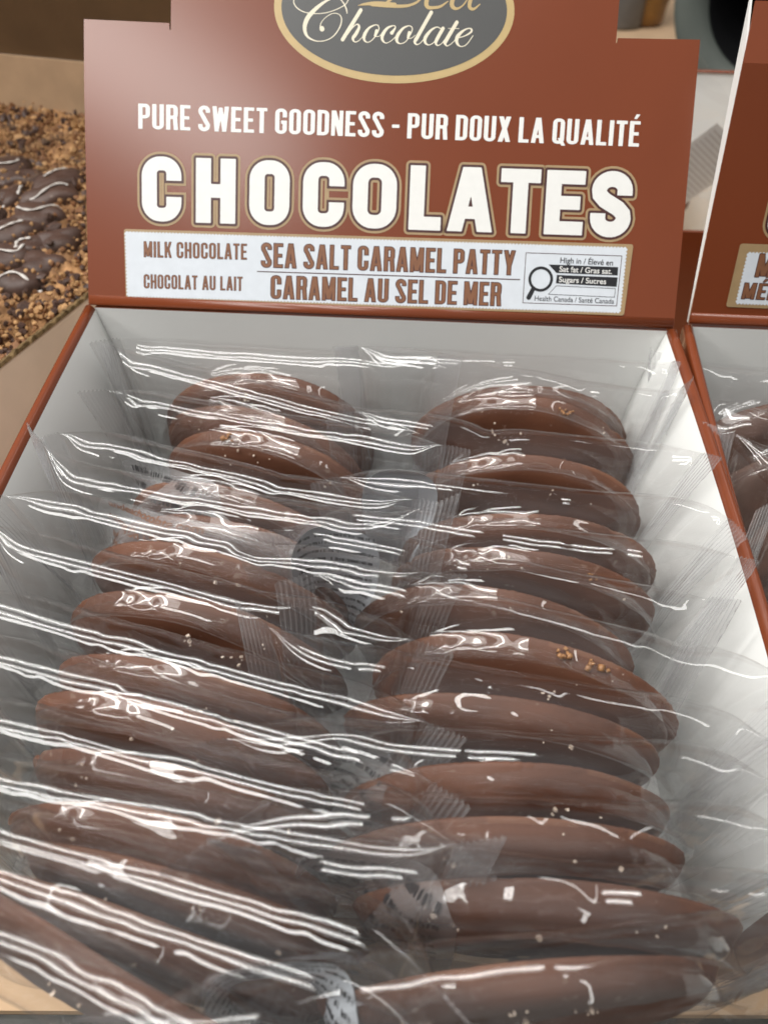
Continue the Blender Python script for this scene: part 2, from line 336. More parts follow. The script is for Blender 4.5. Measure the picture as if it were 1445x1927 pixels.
# ------------------------------------------------------------------ display box
def rim(x, t, bow=0): return np.array([x + bow, -t * math.cos(TH), -t * math.sin(TH)])
def side_wall(name, parent, x0, sgn, L=.206, bow=.0035, taper=.009, ox=0, oy=0):
    secs = []; mi = []; n = 26
    hw = .0021
    for i in range(n):
        t = L * i / (n - 1); p = rim(x0, t, sgn * bow * math.sin(math.pi * min(1, t / .26)))
        zt = p[2]; sec = []
        m = 7
        for j in range(m):       # inner face from the floor up
            z = FLOOR + (zt - .0012 - FLOOR) * j / (m - 1); dp = zt - z
            sec.append((p[0] - sgn * (hw + taper * math.sin(min(dp / .055, 1) * math.pi / 2)), p[1], z))
        for j in range(1, 8):
            a = math.pi * j / 8; sec.append((p[0] - sgn * hw * math.cos(a), p[1], zt - .0012 + .0021 * math.sin(a)))
        sec.append((p[0] + sgn * hw, p[1], zt - .0012)); sec.append((p[0] + sgn * hw, p[1], FLOOR))
        secs.append([(a + ox, b + oy, c) for a, b, c in sec])
    V, F = sweep(None, secs); ns = len(secs[0])
    mi = [1 if (f % ns) < 6 and f < (n - 1) * ns else 0 for f in range(len(F))]
    o = mesh_obj(name, V, F, [BROWN, WHITE], parent, mi=mi)
    for q in o.data.polygons: q.use_smooth = len(q.vertices) == 4
    return o
def card_panel(name, parent, lo, hi, mats, white_face=None):
    V, F = box_vf(lo, hi); mi = [0] * 6
    if white_face is not None:
        for q in white_face: mi[q] = 1
    return mesh_obj(name, V, F, mats, parent, mi=mi)
def tray(root, ox, oy):
    card_panel('floor_panel', root, (ox - W2, oy - .197, FLOOR - .003), (ox + W2, oy + .003, FLOOR - .0004), [BROWN, WHITE], [1])
    card_panel('back_panel', root, (ox - W2 + .0022, oy + .0002, FLOOR), (ox + W2 - .0022, oy + .003, -.0004), [BROWN, WHITE], [2])
    card_panel('front_lip', root, (ox - W2 + .0022, oy - .1965, FLOOR), (ox + W2 - .0022, oy - .1940, FLOOR + .008), [BROWN, WHITE], [4])
    side_wall('side_panel', root, -W2, -1, ox=ox, oy=oy); side_wall('side_panel', root, W2, 1, ox=ox, oy=oy)
def frame_at(ox, oy, elev, oz=0.0006):
    U = np.array([1., 0, 0]); Wv = np.array([0, math.cos(elev), math.sin(elev)]); N = np.array([0, -math.sin(elev), math.cos(elev)])
    return np.array([ox, oy, oz]), U, Wv, N
def card_sheet(name, outline, frame, mats, parent, th=.0008):
    O, U, Wv, N = frame; n = len(outline)
    V = [O + U * x + Wv * h for x, h in outline] + [O + U * x + Wv * h - N * th for x, h in outline]
    F = [tuple(range(n)), tuple(range(n, 2 * n))[::-1]] + [(i, n + i, n + (i + 1) % n, (i + 1) % n) for i in range(n)]
    return mesh_obj(name, V, F, mats, parent, mi=[0, 1] + [0] * n)
def bead(name, parent, x0, x1, frame, h, r, mat):
    O, U, Wv, N = frame; secs = []
    for x in (x0, x1): secs.append([O + U * x + Wv * (h + r * 1.3 * math.cos(a)) + N * (r * .45 * math.sin(a)) for a in [2 * math.pi * k / 12 for k in range(12)]])
    V, F = sweep(None, secs); o = mesh_obj(name, V, F, mat, parent)
    for q in o.data.polygons: q.use_smooth = len(q.vertices) == 4
    return o
box1 = tag(empty('display_box', (0, -.1, FLOOR)), 'open brown display box of sea salt caramel patties with tall printed header card', 'display box', 'brown chocolate display boxes')
bpy.context.view_layer.update()
def keep(parent):      # parts are modelled in world coordinates under an empty that stands at the base of the thing
    for c in parent.children: c.matrix_parent_inverse = Matrix.Translation(parent.location).inverted()
tray(box1, 0, 0)
FR = frame_at(0, 0, ELEV, 0)
hs = .1103; xl, xr = on_card(322, 50)[0], on_card(1161, 50)[0]; top = .168
def hpt(px, py): return tuple(on_card(px, py))
outline = [(-W2 - .0002, 0.0008), (W2 + .0002, .0008), (W2 + .0003, .03), (W2, hs), (xr + .0006, hs - .0004), (xr + .0004, hs - .0022), (xr, hs - .0022), (xr, top - .02), (xr - .02, top), (xl + .02, top), (xl, top - .02), (xl, hs - .0028), (xl - .0005, hs - .0028), (xl - .0006, hs - .0004), (-W2 - .0008, hs), (-W2 - .0010, .085), (-W2 - .0004, .03)]
card = card_sheet('header_card', outline, FR, [BROWN, WHITE], box1)
bead('crease', card, -W2 + .0003, W2 - .0003, FR, .0028, .0016, BROWN)
# emblem
ec = on_card(741, 18); ea = (on_card(967, 18)[0] - on_card(515, 18)[0]) / 2; eb = ec[1] - on_card(741, 157)[1]
def ellipse(k, n=96): return [(ec[0] + (ea - k) * math.cos(2 * math.pi * i / n), ec[1] + (eb - k) * math.sin(2 * math.pi * i / n)) for i in range(n)]
pr = Print(); pr.poly(ellipse(0)); pr.build('emblem_border', GOLD, card, FR, .00006)
pr = Print(); pr.poly(ellipse(on_card(970, 10)[0] - on_card(956, 10)[0])); emb = pr.build('emblem_panel', EMBLEM, card, FR, .00012)
def tr(pts, sc_, ox, oy):
    out = []
    k = on_card(701, 60)[0] - on_card(700, 60)[0]
    for x, y, wd in pts:
        q = on_card(ox + x / sc_, oy + y / sc_); out.append((q[0], q[1], wd / sc_ * k))
    return out
A_ = lambda *p: tr(p, 6.02, 510, 0); B_ = lambda *p: tr(p, 5.352, 700, 0)
script = [A_((700, -20, 12), (600, 30, 28), (500, 110, 42), (420, 200, 50), (385, 290, 46), (390, 370, 36), (430, 430, 22), (520, 468, 11), (620, 460, 10), (710, 410, 12), (780, 310, 14), (800, 220, 12), (770, 165, 9), (700, 155, 8), (620, 200, 8), (570, 260, 9), (557, 315, 12)),
  A_((577, 325, 52), (579, 331, 54)), A_((262, -8, 10), (262, 40, 12), (300, 95, 12), (380, 140, 10), (500, 157, 9), (620, 148, 9), (740, 110, 9), (840, 55, 10), (880, -5, 10)),
  A_((790, -5, 11), (830, 50, 13), (855, 110, 15), (862, 155, 8)), A_((1016, 118, 42), (812, 450, 42)),
  A_((868, 392, 8), (930, 310, 10), (978, 277, 14), (998, 312, 28), (960, 390, 38), (930, 430, 34), (935, 465, 18), (965, 478, 10), (1010, 450, 8), (1050, 400, 8)),
  A_((1215, 292, 10), (1180, 285, 11), (1110, 320, 24), (1062, 390, 38), (1055, 450, 26), (1090, 482, 10), (1140, 460, 10), (1190, 400, 12), (1222, 330, 12), (1214, 291, 9)),
  A_((1195, 350, 32), (1182, 390, 24), (1176, 410, 14), (1220, 415, 7), (1260, 380, 7)), A_((1366, 375, 38), (1372, 370, 36), (1408, 315, 14), (1390, 293, 10), (1320, 320, 26), (1267, 390, 38), (1260, 450, 28), (1300, 490, 10), (1360, 465, 9), (1425, 405, 8)),
  B_((400, 275, 9), (370, 262, 9), (310, 290, 22), (257, 360, 34), (250, 415, 26), (285, 442, 10), (340, 420, 9), (385, 350, 10), (405, 300, 10), (398, 270, 8)), B_((375, 330, 30), (362, 372, 20), (360, 388, 9), (400, 385, 7), (432, 358, 6)),
  B_((595, 128, 36), (442, 400, 36)), B_((440, 400, 36), (430, 428, 26), (447, 450, 12), (480, 440, 8), (520, 398, 7)),
  B_((690, 290, 8), (650, 275, 10), (590, 310, 24), (537, 380, 34), (535, 430, 24), (570, 455, 10), (620, 430, 8), (680, 350, 8), (710, 300, 10)), B_((714, 288, 34), (652, 400, 34), (642, 440, 22), (662, 460, 10), (700, 440, 7), (740, 388, 7)),
  B_((852, 228, 36), (745, 410, 36), (735, 440, 24), (755, 465, 10), (800, 440, 7), (845, 395, 7)), B_((768, 288, 6), (875, 290, 6)),
  B_((862, 385, 8), (930, 365, 11), (990, 330, 18), (1002, 302, 18), (975, 288, 10), (920, 310, 20), (860, 370, 36), (853, 430, 28), (890, 470, 10), (950, 450, 9), (1015, 362, 8))]
pr = Print(); a = on_card(540, 95); b = on_card(900, -10); pr.sdf(stroke_sdf(script), a[0], a[1], b[0], b[1], .00016); pr.build('script_lettering', CREAM, card, FR, .0002)
gold = [A_((985, 66, 5), (1060, 50, 26), (1200, 42, 44), (1400, 58, 46)), B_((0, 45, 38), (150, 60, 32), (300, 65, 30), (400, 48, 24), (480, 0, 20), (560, -120, 30), (560, -260, 40), (420, -330, 30), (250, -300, 22)), B_((330, -260, 34), (230, -60, 36), (130, 40, 20), (60, 30, 12)),
  B_((560, -70, 16), (680, -110, 20), (720, -160, 18), (650, -170, 20), (575, -60, 36), (546, 30, 42), (562, 75, 34), (620, 80, 28), (690, 66, 24), (765, 15, 10)),
  B_((960, -140, 16), (880, -110, 24), (815, -10, 40), (805, 60, 40), (850, 90, 24), (920, 50, 14), (990, -60, 14)), B_((1040, -150, 36), (985, 20, 38), (985, 80, 32), (1025, 92, 24), (1085, 45, 10))]
pr = Print(); a = on_card(660, 25); b = on_card(930, -70); pr.sdf(stroke_sdf(gold), a[0], a[1], b[0], b[1], .0002); pr.build('gold_lettering', GOLD, card, FR, .0002)
# slogan, title, label
pr = Print(); hh = hpt(300, 205)[1] - hpt(300, 250)[1]
text_line(pr, 'PURE SWEET GOODNESS - PUR DOUX LA QUALITÉ', hpt(261, 242), hpt(1201, 276), hpt(262, 195)[1] - hpt(262, 242)[1], .405, .145, .085, .20, .00003, .0002)
pr.build('slogan_lettering', INK_WHITE, card, FR, .00006)
spans = [('C', 268, 342), ('H', 369, 443), ('O', 469, 544), ('C', 569, 646), ('O', 662, 744), ('L', 768, 828), ('A', 840, 925), ('T', 937, 1011), ('E', 1022, 1094), ('S', 1107, 1183)]
layers = [Print(), Print(), Print()]
for ch, l_, r_ in spans:
    yb = lambda x: 419 + (x - 369) * (446 - 419) / (1180 - 369); yt = lambda x: 297 + (x - 369) * (325 - 297) / (1180 - 369)
    p0 = hpt(l_, yb(l_)); p1 = hpt(r_, yb(r_)); h = hpt(l_, yt(l_))[1] - p0[1]
    wr = (p1[0] - p0[0]) / h
    base = wr / {'L': .86, 'E': .88, 'T': .92, 'A': 1.1}.get(ch, 1)
    for pr, g in zip(layers, (.00185, .00095, 0)): text_line(pr, ch, p0, p1, h, base, .245, 0, 0, g, .00022)
layers[0].build('title_outline', GOLD_DULL, card, FR, .00006); layers[1].build('title_dark_outline', INK_DARK, card, FR, .00010); layers[2].build('title_lettering', INK_WHITE, card, FR, .00015)  # middle layer: dark ink outline printed between white letters and gold
pr = Print(); cs = [hpt(238, 561), hpt(1173, 594), hpt(1191, 460), hpt(234, 431)]
def rounded(cs, r):
    out = []; n = len(cs)
    for i in range(n):
        p, a, b = np.array(cs[i]), np.array(cs[i - 1]), np.array(cs[(i + 1) % n]); u = (a - p) / np.hypot(*(a - p)); v = (b - p) / np.hypot(*(b - p))
        for k in range(6): s = k / 5; out.append(tuple((1 - s) ** 2 * (p + u * r) + 2 * s * (1 - s) * p + s * s * (p + v * r)))
    return out
pr.poly(rounded(cs, .0012)); pr.build('label_border', GOLD_DULL, card, FR, .0003)
pr = Print(); pr.poly(scallop([hpt(241, 557), hpt(1165, 588), hpt(1178, 467), hpt(237, 437)], .00135, .0004)); pr.build('product_label', LABELW, card, FR, .00036)
def brown_line(txt, a, b, htop, w_, t_, gap, space, gr=1.):
    p0, p1 = hpt(*a), hpt(*b); h = hpt(*htop)[1] - p0[1]
    for g, m, off, nm in ((.00020 * gr, INK_DARK, .0004, 'letter_outline'), (-.00012 * gr, INK_BROWN, .00045, 'label_lettering')):
        pr = Print(); text_line(pr, txt, p0, p1, h, w_, t_, gap, space, g, .00013); pr.build(nm, m, card, FR, off)
brown_line('MILK CHOCOLATE', (272, 484), (465, 489), (272, 454.5), .40, .135, .10, .24, .5)
brown_line('CHOCOLAT AU LAIT', (272, 542.5), (457, 547.5), (272, 516.5), .40, .135, .10, .26, .5)
brown_line('SEA SALT CARAMEL PATTY', (492, 503), (967, 518), (492, 457.5), .40, .15, .085, .20)
brown_line('CARAMEL AU SEL DE MER', (510, 562), (941, 576), (510, 518.5), .40, .15, .085, .20)
pr = Print(); pr.poly([hpt(484.5, 512), hpt(978, 527.5), hpt(978, 525.5), hpt(484.5, 510.2)])
def outline_px(pr, pts, wd):
    P = [np.array(hpt(*p)) for p in pts]; n = len(P)
    for i in range(n):
        a, b = P[i], P[(i + 1) % n]; t = (b - a) / np.hypot(*(b - a)); nn = np.array([-t[1], t[0]]) * wd / 2; a2, b2 = a + t * wd * .5, b - t * wd * .5
        a2 = a - t * wd * .5 if i % 2 == 0 else a2; b2 = b + t * wd * .5 if i % 2 == 0 else b2
        pr.poly([a2 - nn, b2 - nn, b2 + nn, a2 + nn])
outline_px(pr, [(983, 570), (1159, 576), (1169, 482), (989, 476)], .00025)
pr.build('label_rule', INK_DARK, card, FR, .00042)
pr = Print(); pr.poly([hpt(1046, 514), hpt(1161, 518.8), hpt(1162, 503), hpt(1031.5, 498)]); pr.poly([hpt(1045, 533.5), hpt(1159, 540), hpt(1161, 522.3), hpt(1047, 517.6)])
outline_px(pr, [(1031, 554), (1155, 559.5), (1157, 543.5), (1046, 538)], .0002)
mc = np.array(hpt(1016.6, 525.5)); u_ = hpt(1017, 525)[0] - hpt(1016, 525)[0]
h0, h1 = np.array(hpt(1003, 543)), np.array(hpt(994, 560))
b_ = Print(); b_.sdf(lambda X, Y: np.minimum(np.abs(np.hypot(X - mc[0], Y - mc[1]) - 20.5 * u_) - 2.6 * u_, stroke_sdf([[(h0[0], h0[1], 8 * u_), (h1[0], h1[1], 9 * u_)]])(X, Y)), mc[0] - .008, mc[1] - .012, mc[0] + .008, mc[1] + .008, .00018)
k = len(pr.V); pr.V += b_.V; pr.F += [tuple(i + k for i in f) for f in b_.F]
pr.build('magnifier_symbol', INK_BLACK, card, FR, .00042)
def small_text(txt, a, b, htop, mat, off, parent=None, frame=None, name='nutrition_lettering', bold=.012):
    cu = bpy.data.curves.new(name, 'FONT'); cu.body = txt; cu.size = 1; cu.offset = bold
    ob = bpy.data.objects.new(name, cu); C.objects.link(ob); bpy.context.view_layer.update()
    me = bpy.data.meshes.new_from_object(ob.evaluated_get(bpy.context.evaluated_depsgraph_get())); C.objects.unlink(ob); bpy.data.objects.remove(ob)
    co = np.array([v.co[:2] for v in me.vertices]); x0, x1 = co[:, 0].min(), co[:, 0].max()
    p0, p1 = np.array(hpt(*a)), np.array(hpt(*b)); h = hpt(*htop)[1] - p0[1]; d = p1 - p0; L = np.hypot(*d); d /= L; nn = np.array([-d[1], d[0]])
    cap = .729
    O, U, Wv, N = FR; Q = [p0 + d * (c[0] - x0) / (x1 - x0) * L + nn * c[1] / cap * h for c in co]
    for v, q in zip(me.vertices, Q): v.co = O + U * q[0] + Wv * q[1] + N * off
    me.materials.append(mat); o = bpy.data.objects.new(name, me); C.objects.link(o); o.parent = card; return o
small_text('High in / Élevé en', (1053, 495), (1152, 500), (1053, 484), INK_BLACK, .00042)
small_text('Sat fat / Gras sat.', (1051.5, 511.5), (1150, 516), (1051.5, 500.8), INK_WHITE, .00047)
small_text('Sugars / Sucres', (1050.5, 531), (1139, 535), (1050.5, 520.5), INK_WHITE, .00047)
small_text('Health Canada / Santé Canada', (1005, 566), (1154, 572), (1005, 556), INK_BLACK, .00042, bold=.004)
keep(box1)

# ------------------------------------------------------------------ wrapped patties
def film_sim(B, seed, L=.155, H=.113, U=88, V=76, R=.043, T=.0102, seal=.010, iters=260, half=.0088, slack=.005, pxs=None, pzs=None, press=1.0):
    """flow-wrap pouches: a closed film tube sealed at both ends, pressed out by air and by the patty inside"""
    rng=np.random.RandomState(seed)
    us=np.linspace(-L/2,L/2,U); P=2*H; du=L/(U-1); dv=P/V
    ns=int(round(seal/du))+1
    X=np.zeros((B,U,V,3),np.float32)
    j=np.arange(V); s=j*dv                       # 0..H front going up, H..P back going down; s=H is the top fold
    zz=np.where(s<=H,-H/2+s,H/2-(s-H)); sd=np.where(s<=H,-1.,1.)
    open_=np.clip((L/2-np.abs(us)-seal)/.03,0,1)
    X[...,0]=us[None,:,None]*(1-slack*2/L)
    shr=.93+.07*(1-open_)
    X[...,2]=zz[None,None,:]*shr[None,:,None]
    prof=np.sqrt(np.clip(1-(zz/(H/2))**2,0,1))
    X[...,1]=(sd*prof)[None,None,:]*(open_[None,:,None]*.007)
    # smooth random buckling seeds
    for k in range(14):
        a,b=rng.uniform(20,190),rng.uniform(20,170)
        for bb in range(B):
            ph=rng.uniform(0,6.28,2); am=rng.uniform(-1,1)*.0006
            X[bb,...,1]+=am*np.sin(us[:,None]*a*(1 if rng.rand()<.5 else -1)+zz[None,:]*b+ph[0])*open_[:,None]
    X+=rng.normal(0,.00015,X.shape).astype(np.float32)
    pxs=np.zeros(B) if pxs is None else pxs; pzs=np.full(B,-.006) if pzs is None else pzs
    px=pxs[:,None,None].astype(np.float32); pz=pzs[:,None,None].astype(np.float32)
    mirror=(V-j)%V                                # front s -> back P-s
    tw=rng.uniform(-.25,.25,(B,2)); 
    VX=np.zeros_like(X)
    nd=2; dx_=rng.uniform(-.42,.42,(B,nd))*L; dy_=rng.uniform(.003,.010,(B,nd))*rng.choice([-1,1],(B,nd)); dz_=H/2*.88-rng.uniform(.000,.006,(B,nd)); dr_=rng.uniform(.0055,.009,(B,nd))
    def con(A,Bv,rest,k=.5):
        d=Bv-A; l=np.sqrt((d*d).sum(-1,keepdims=True))+1e-9
        c=d*((l-rest)/l*k); A+=c; Bv-=c
    def bend(ax,k):
        if ax==1:
            d=(X[:,:-2]+X[:,2:])*.5-X[:,1:-1]; X[:,1:-1]+=k*d
        else:
            d=(np.roll(X,1,2)+np.roll(X,-1,2))*.5-X; X[...]+=k*d*.5
    dt2=1.0
    for it in range(iters):
        # air pressure along normals
        tu=np.empty_like(X); tu[:,1:-1]=X[:,2:]-X[:,:-2]; tu[:,0]=X[:,1]-X[:,0]; tu[:,-1]=X[:,-1]-X[:,-2]
        tv=np.roll(X,-1,2)-np.roll(X,1,2)
        n=np.cross(tv,tu); n/=np.sqrt((n*n).sum(-1,keepdims=True))+1e-12
        pr=press*(.00013 if it<iters*.5 else .00006)
        VX*=.86; VX+=n*pr*open_[None,:,None,None]; VX[...,2]-=.000006
        old=X.copy(); X+=VX
        for sub in range(3):
            con(X[:,0:-1:2],X[:,1::2],du); con(X[:,1:-1:2],X[:,2::2],du)
            con(X[:,:,0::2],X[:,:,1::2],dv)
            Y=np.roll(X,-1,2); con(Y[:,:,0::2],Y[:,:,1::2],dv); X[...]=np.roll(Y,1,2)
            dg=np.hypot(du,dv)
            A=X[:,:-1]; Bv=np.roll(X,-1,2)[:,1:]
            d=Bv-A; l=np.sqrt((d*d).sum(-1,keepdims=True))+1e-9; c=d*((l-dg)/l*.16)
            X[:,:-1]+=c; X[:,1:]-=np.roll(c,1,2)
            A=np.roll(X,-1,2)[:,:-1]; Bv=X[:,1:]
            d=Bv-A; l=np.sqrt((d*d).sum(-1,keepdims=True))+1e-9; c=d*((l-dg)/l*.16)
            X[:,1:]-=c; X[:,:-1]+=np.roll(c,1,2)
        bend(1,.008); bend(2,.008)
        # patty
        dx=(X[...,0]-px)/1.09; dz=(X[...,2]-pz)/.88; r=np.sqrt(dx*dx+dz*dz)+1e-9
        q=np.clip(r/R,0,1); hT=T/2*np.where(sd[None,None,:]<0,np.sqrt(np.clip(1-q**2.2,0,1)),np.sqrt(np.clip(1-q**6,0,1)))+.0003
        ins=(np.abs(X[...,1])<hT)&(r<R)
        rad=ins&(q>.95)
        sg=np.where(X[...,1]>=0,1.,-1.)
        sg=np.broadcast_to(sd[None,None,:],sg.shape)
        ym=np.where(ins&~rad,sg*hT,X[...,1]); X[...,1]=ym
        f=np.where(rad,R/r,1.); X[...,0]=px+dx*f*1.09; X[...,2]=pz+dz*f*.88
        if it>12:      # dents left in the film by handling and by the neighbouring pouches
            for k in range(nd):
                cx_=np.stack([dx_[:,k],dy_[:,k],dz_[:,k]],-1)[:,None,None,:].astype(np.float32); dd=X-cx_; ll=np.sqrt((dd*dd).sum(-1,keepdims=True))+1e-9
                f=np.where(ll<dr_[:,k][:,None,None,None],dr_[:,k][:,None,None,None]/ll,1.); X[...]=cx_+dd*f
        # neighbours press from both sides
        ay=np.abs(X[...,1]); X[...,1]=np.sign(X[...,1])*np.where(ay>half,half+(ay-half)*.8,ay)
        # seals: both layers together, flat strip
        for e,(sl,) in enumerate((((slice(0,ns)),),((slice(U-ns,U)),))):
            S=X[:,sl]; m=(S+S[:,:,mirror])*.5
            c=m.mean(axis=(1,2),keepdims=True)
            m[...,1]=c[...,1]+(m[...,1]-c[...,1])*.75
            X[:,sl]=m
        VX=VX*.5+ (X-old)*.5
        VX=np.clip(VX,-.0008,.0008)
    for k in range(7):           # taut film: straight folds along the pouch, soft facets across it
        X[:,1:-1]=X[:,1:-1]*.5+(X[:,2:]+X[:,:-2])*.25
        if k%2==0: X[...]=X*.6+(np.roll(X,1,2)+np.roll(X,-1,2))*.2
    # sharp creases: tent-shaped ridges, mostly running out from the two ends
    tu=np.gradient(X,axis=1); tv=np.roll(X,-1,2)-np.roll(X,1,2); n=np.cross(tv,tu); n/=np.sqrt((n*n).sum(-1,keepdims=True))+1e-12
    uu=us[:,None]; vv=(j*dv)[None,:]
    for b in range(B):
        D=np.zeros((U,V))
        for k in range(12):
            e=rng.choice([-1,1]); u0=e*(L/2-seal-rng.uniform(0,.035)); v0=rng.uniform(.3*H,1.7*H)
            th=rng.uniform(-.6,.6); cu,cv=np.cos(th),np.sin(th); hl=rng.uniform(.010,.022); wd=rng.uniform(.003,.006); am=rng.uniform(.3,.8)*wd*.14*rng.choice([-1,1])
            a=(uu-u0)*cu+(vv-v0)*cv; d=-(uu-u0)*cv+(vv-v0)*cu
            D+=am*np.exp(-(d/wd)**2)*np.exp(-(a/hl)**2)
        for k in range(22):      # long fine pleats
            a1,b1=rng.uniform(-230,230),rng.choice([-1,1])*rng.uniform(450,1150)
            D+=.000019*np.sin(uu*a1+vv*b1+rng.uniform(0,6.28)+1.2*np.sin(uu*90+rng.uniform(0,6)))
        pu,pv=rng.uniform(-L/2,L/2,70),rng.uniform(0,P,70)      # facets between creases
        dd=np.sqrt(((uu[...,None]-pu)*.75)**2+(vv[...,None]-pv)**2); dd=np.sort(dd,axis=-1); D+=.09*np.clip(dd[...,1]-dd[...,0],0,.0035)
        X[b]+=n[b]*(D*open_[:,None]**.5)[...,None]
    dx=(X[...,0]-px)/1.09; dz=(X[...,2]-pz)/.88; q=np.clip(np.sqrt(dx*dx+dz*dz)/R,0,1); hT=T/2*np.where(sd[None,None,:]<0,np.sqrt(np.clip(1-q**2.2,0,1)),np.sqrt(np.clip(1-q**6,0,1)))*(q<1)
    X[...,1]=np.where(np.abs(X[...,1])<hT,sd[None,None,:]*hT,X[...,1])
    return X,ns,sd

def patty_mesh(rng, Rr=.0425, T=.0125, ridged=False):
    na = 300; a = np.linspace(0, 2 * np.pi, na, endpoint=False)
    rr = np.array([1, 1.0, .990, .978, .960, .935, .90, .84, .74, .6, .45, .28, .12]); yy = np.array([.5, .42, .35, .24, .12, .01, -.09, -.20, -.31, -.40, -.46, -.50, -.51])
    wob = 1 + .022 * np.sin(a * 2 + rng.uniform(0, 6)) + .014 * np.sin(a * 3 + rng.uniform(0, 6)) + .004 * np.sin(a * 7 + rng.uniform(0, 6))
    saw = 1 + .006 * np.abs(np.sin(a * 62 + 2 * np.sin(a * 5))) + rng.normal(0, .0022, na)
    for _ in range(3):     # little chips broken from the thin rim
        c = rng.uniform(0, 2 * np.pi); saw -= .03 * rng.rand() * np.exp(-((np.angle(np.exp(1j * (a - c)))) / .05) ** 2)
    V = []; ph = rng.uniform(0, 6, 6)
    V.append((0, T / 2, 0)); nb = 1
    ring0 = np.stack([Rr * .5 * wob * np.cos(a), np.full(na, T / 2), Rr * .5 * wob * np.sin(a)], 1)
    rings = [ring0]
    for k, (r, y) in enumerate(zip(rr, yy)):
        R1 = Rr * r * wob * (saw if k < 2 else (1 + (saw - 1) * .4 if k == 2 else 1))
        x, z = R1 * np.cos(a), R1 * np.sin(a)
        b = .0007 * np.sin(x * 110 + ph[0] + 1.5 * np.sin(z * 70 + ph[1])) * min(1, (1 - r) * 12 + .15) + .0004 * np.sin(z * 260 + x * 60 + ph[2]) * (1 - r) ** .5
        if ridged: b = b + .0011 * np.sin(x * 420 + 6 * np.sin(z * 40 + ph[3])) * min(1, (1 - r) * 6 + .1)
        rings.append(np.stack([x, np.full(na, T * y) + b, z], 1))
    wa, wb = rng.uniform(-1, 1, 2) * .0012
    for q in rings: q[:, 1] += wa * np.sin(q[:, 0] * 55 + ph[4]) + wb * np.sin(q[:, 2] * 50 + ph[5])
    V = np.concatenate([np.array([[0, T / 2, 0]])] + rings + [np.array([[0, -.51 * T, 0]])]); nr = len(rings)
    F = [(0, 1 + (j + 1) % na, 1 + j) for j in range(na)]
    for k in range(nr - 1):
        for j in range(na): F.append((1 + k * na + j, 1 + k * na + (j + 1) % na, 1 + (k + 1) * na + (j + 1) % na, 1 + (k + 1) * na + j))
    e_ = len(V) - 1; o_ = 1 + (nr - 1) * na
    F += [(o_ + j, o_ + (j + 1) % na, e_) for j in range(na)]
    return V, F
def crystals(rng, centers, sizes):
    V = []; F = []
    cube = np.array([(-1,-1,-1),(1,-1,-1),(1,1,-1),(-1,1,-1),(-1,-1,1),(1,-1,1),(1,1,1),(-1,1,1)], float)
    for c, s in zip(centers, sizes):
        q = np.linalg.qr(rng.normal(size=(3, 3)))[0]; p = (cube * rng.uniform(.4, 1, 3) * (1 + rng.normal(0, .12, (8, 3)))) @ q * s + c; b = len(V)
        V += list(p); F += [(b,b+3,b+2,b+1),(b+4,b+5,b+6,b+7),(b,b+1,b+5,b+4),(b+1,b+2,b+6,b+5),(b+2,b+3,b+7,b+6),(b+3,b,b+4,b+7)]
    return V, F
def film_point(X, u, v):
    U, Vn = X.shape[:2]; u = np.clip(u, 0, U - 1.001); i, j = int(u), int(v) % Vn; fu, fv = u - int(u), v - math.floor(v); j2 = (j + 1) % Vn
    return (X[i, j] * (1 - fu) + X[i + 1, j] * fu) * (1 - fv) + (X[i, j2] * (1 - fu) + X[i + 1, j2] * fu) * fv
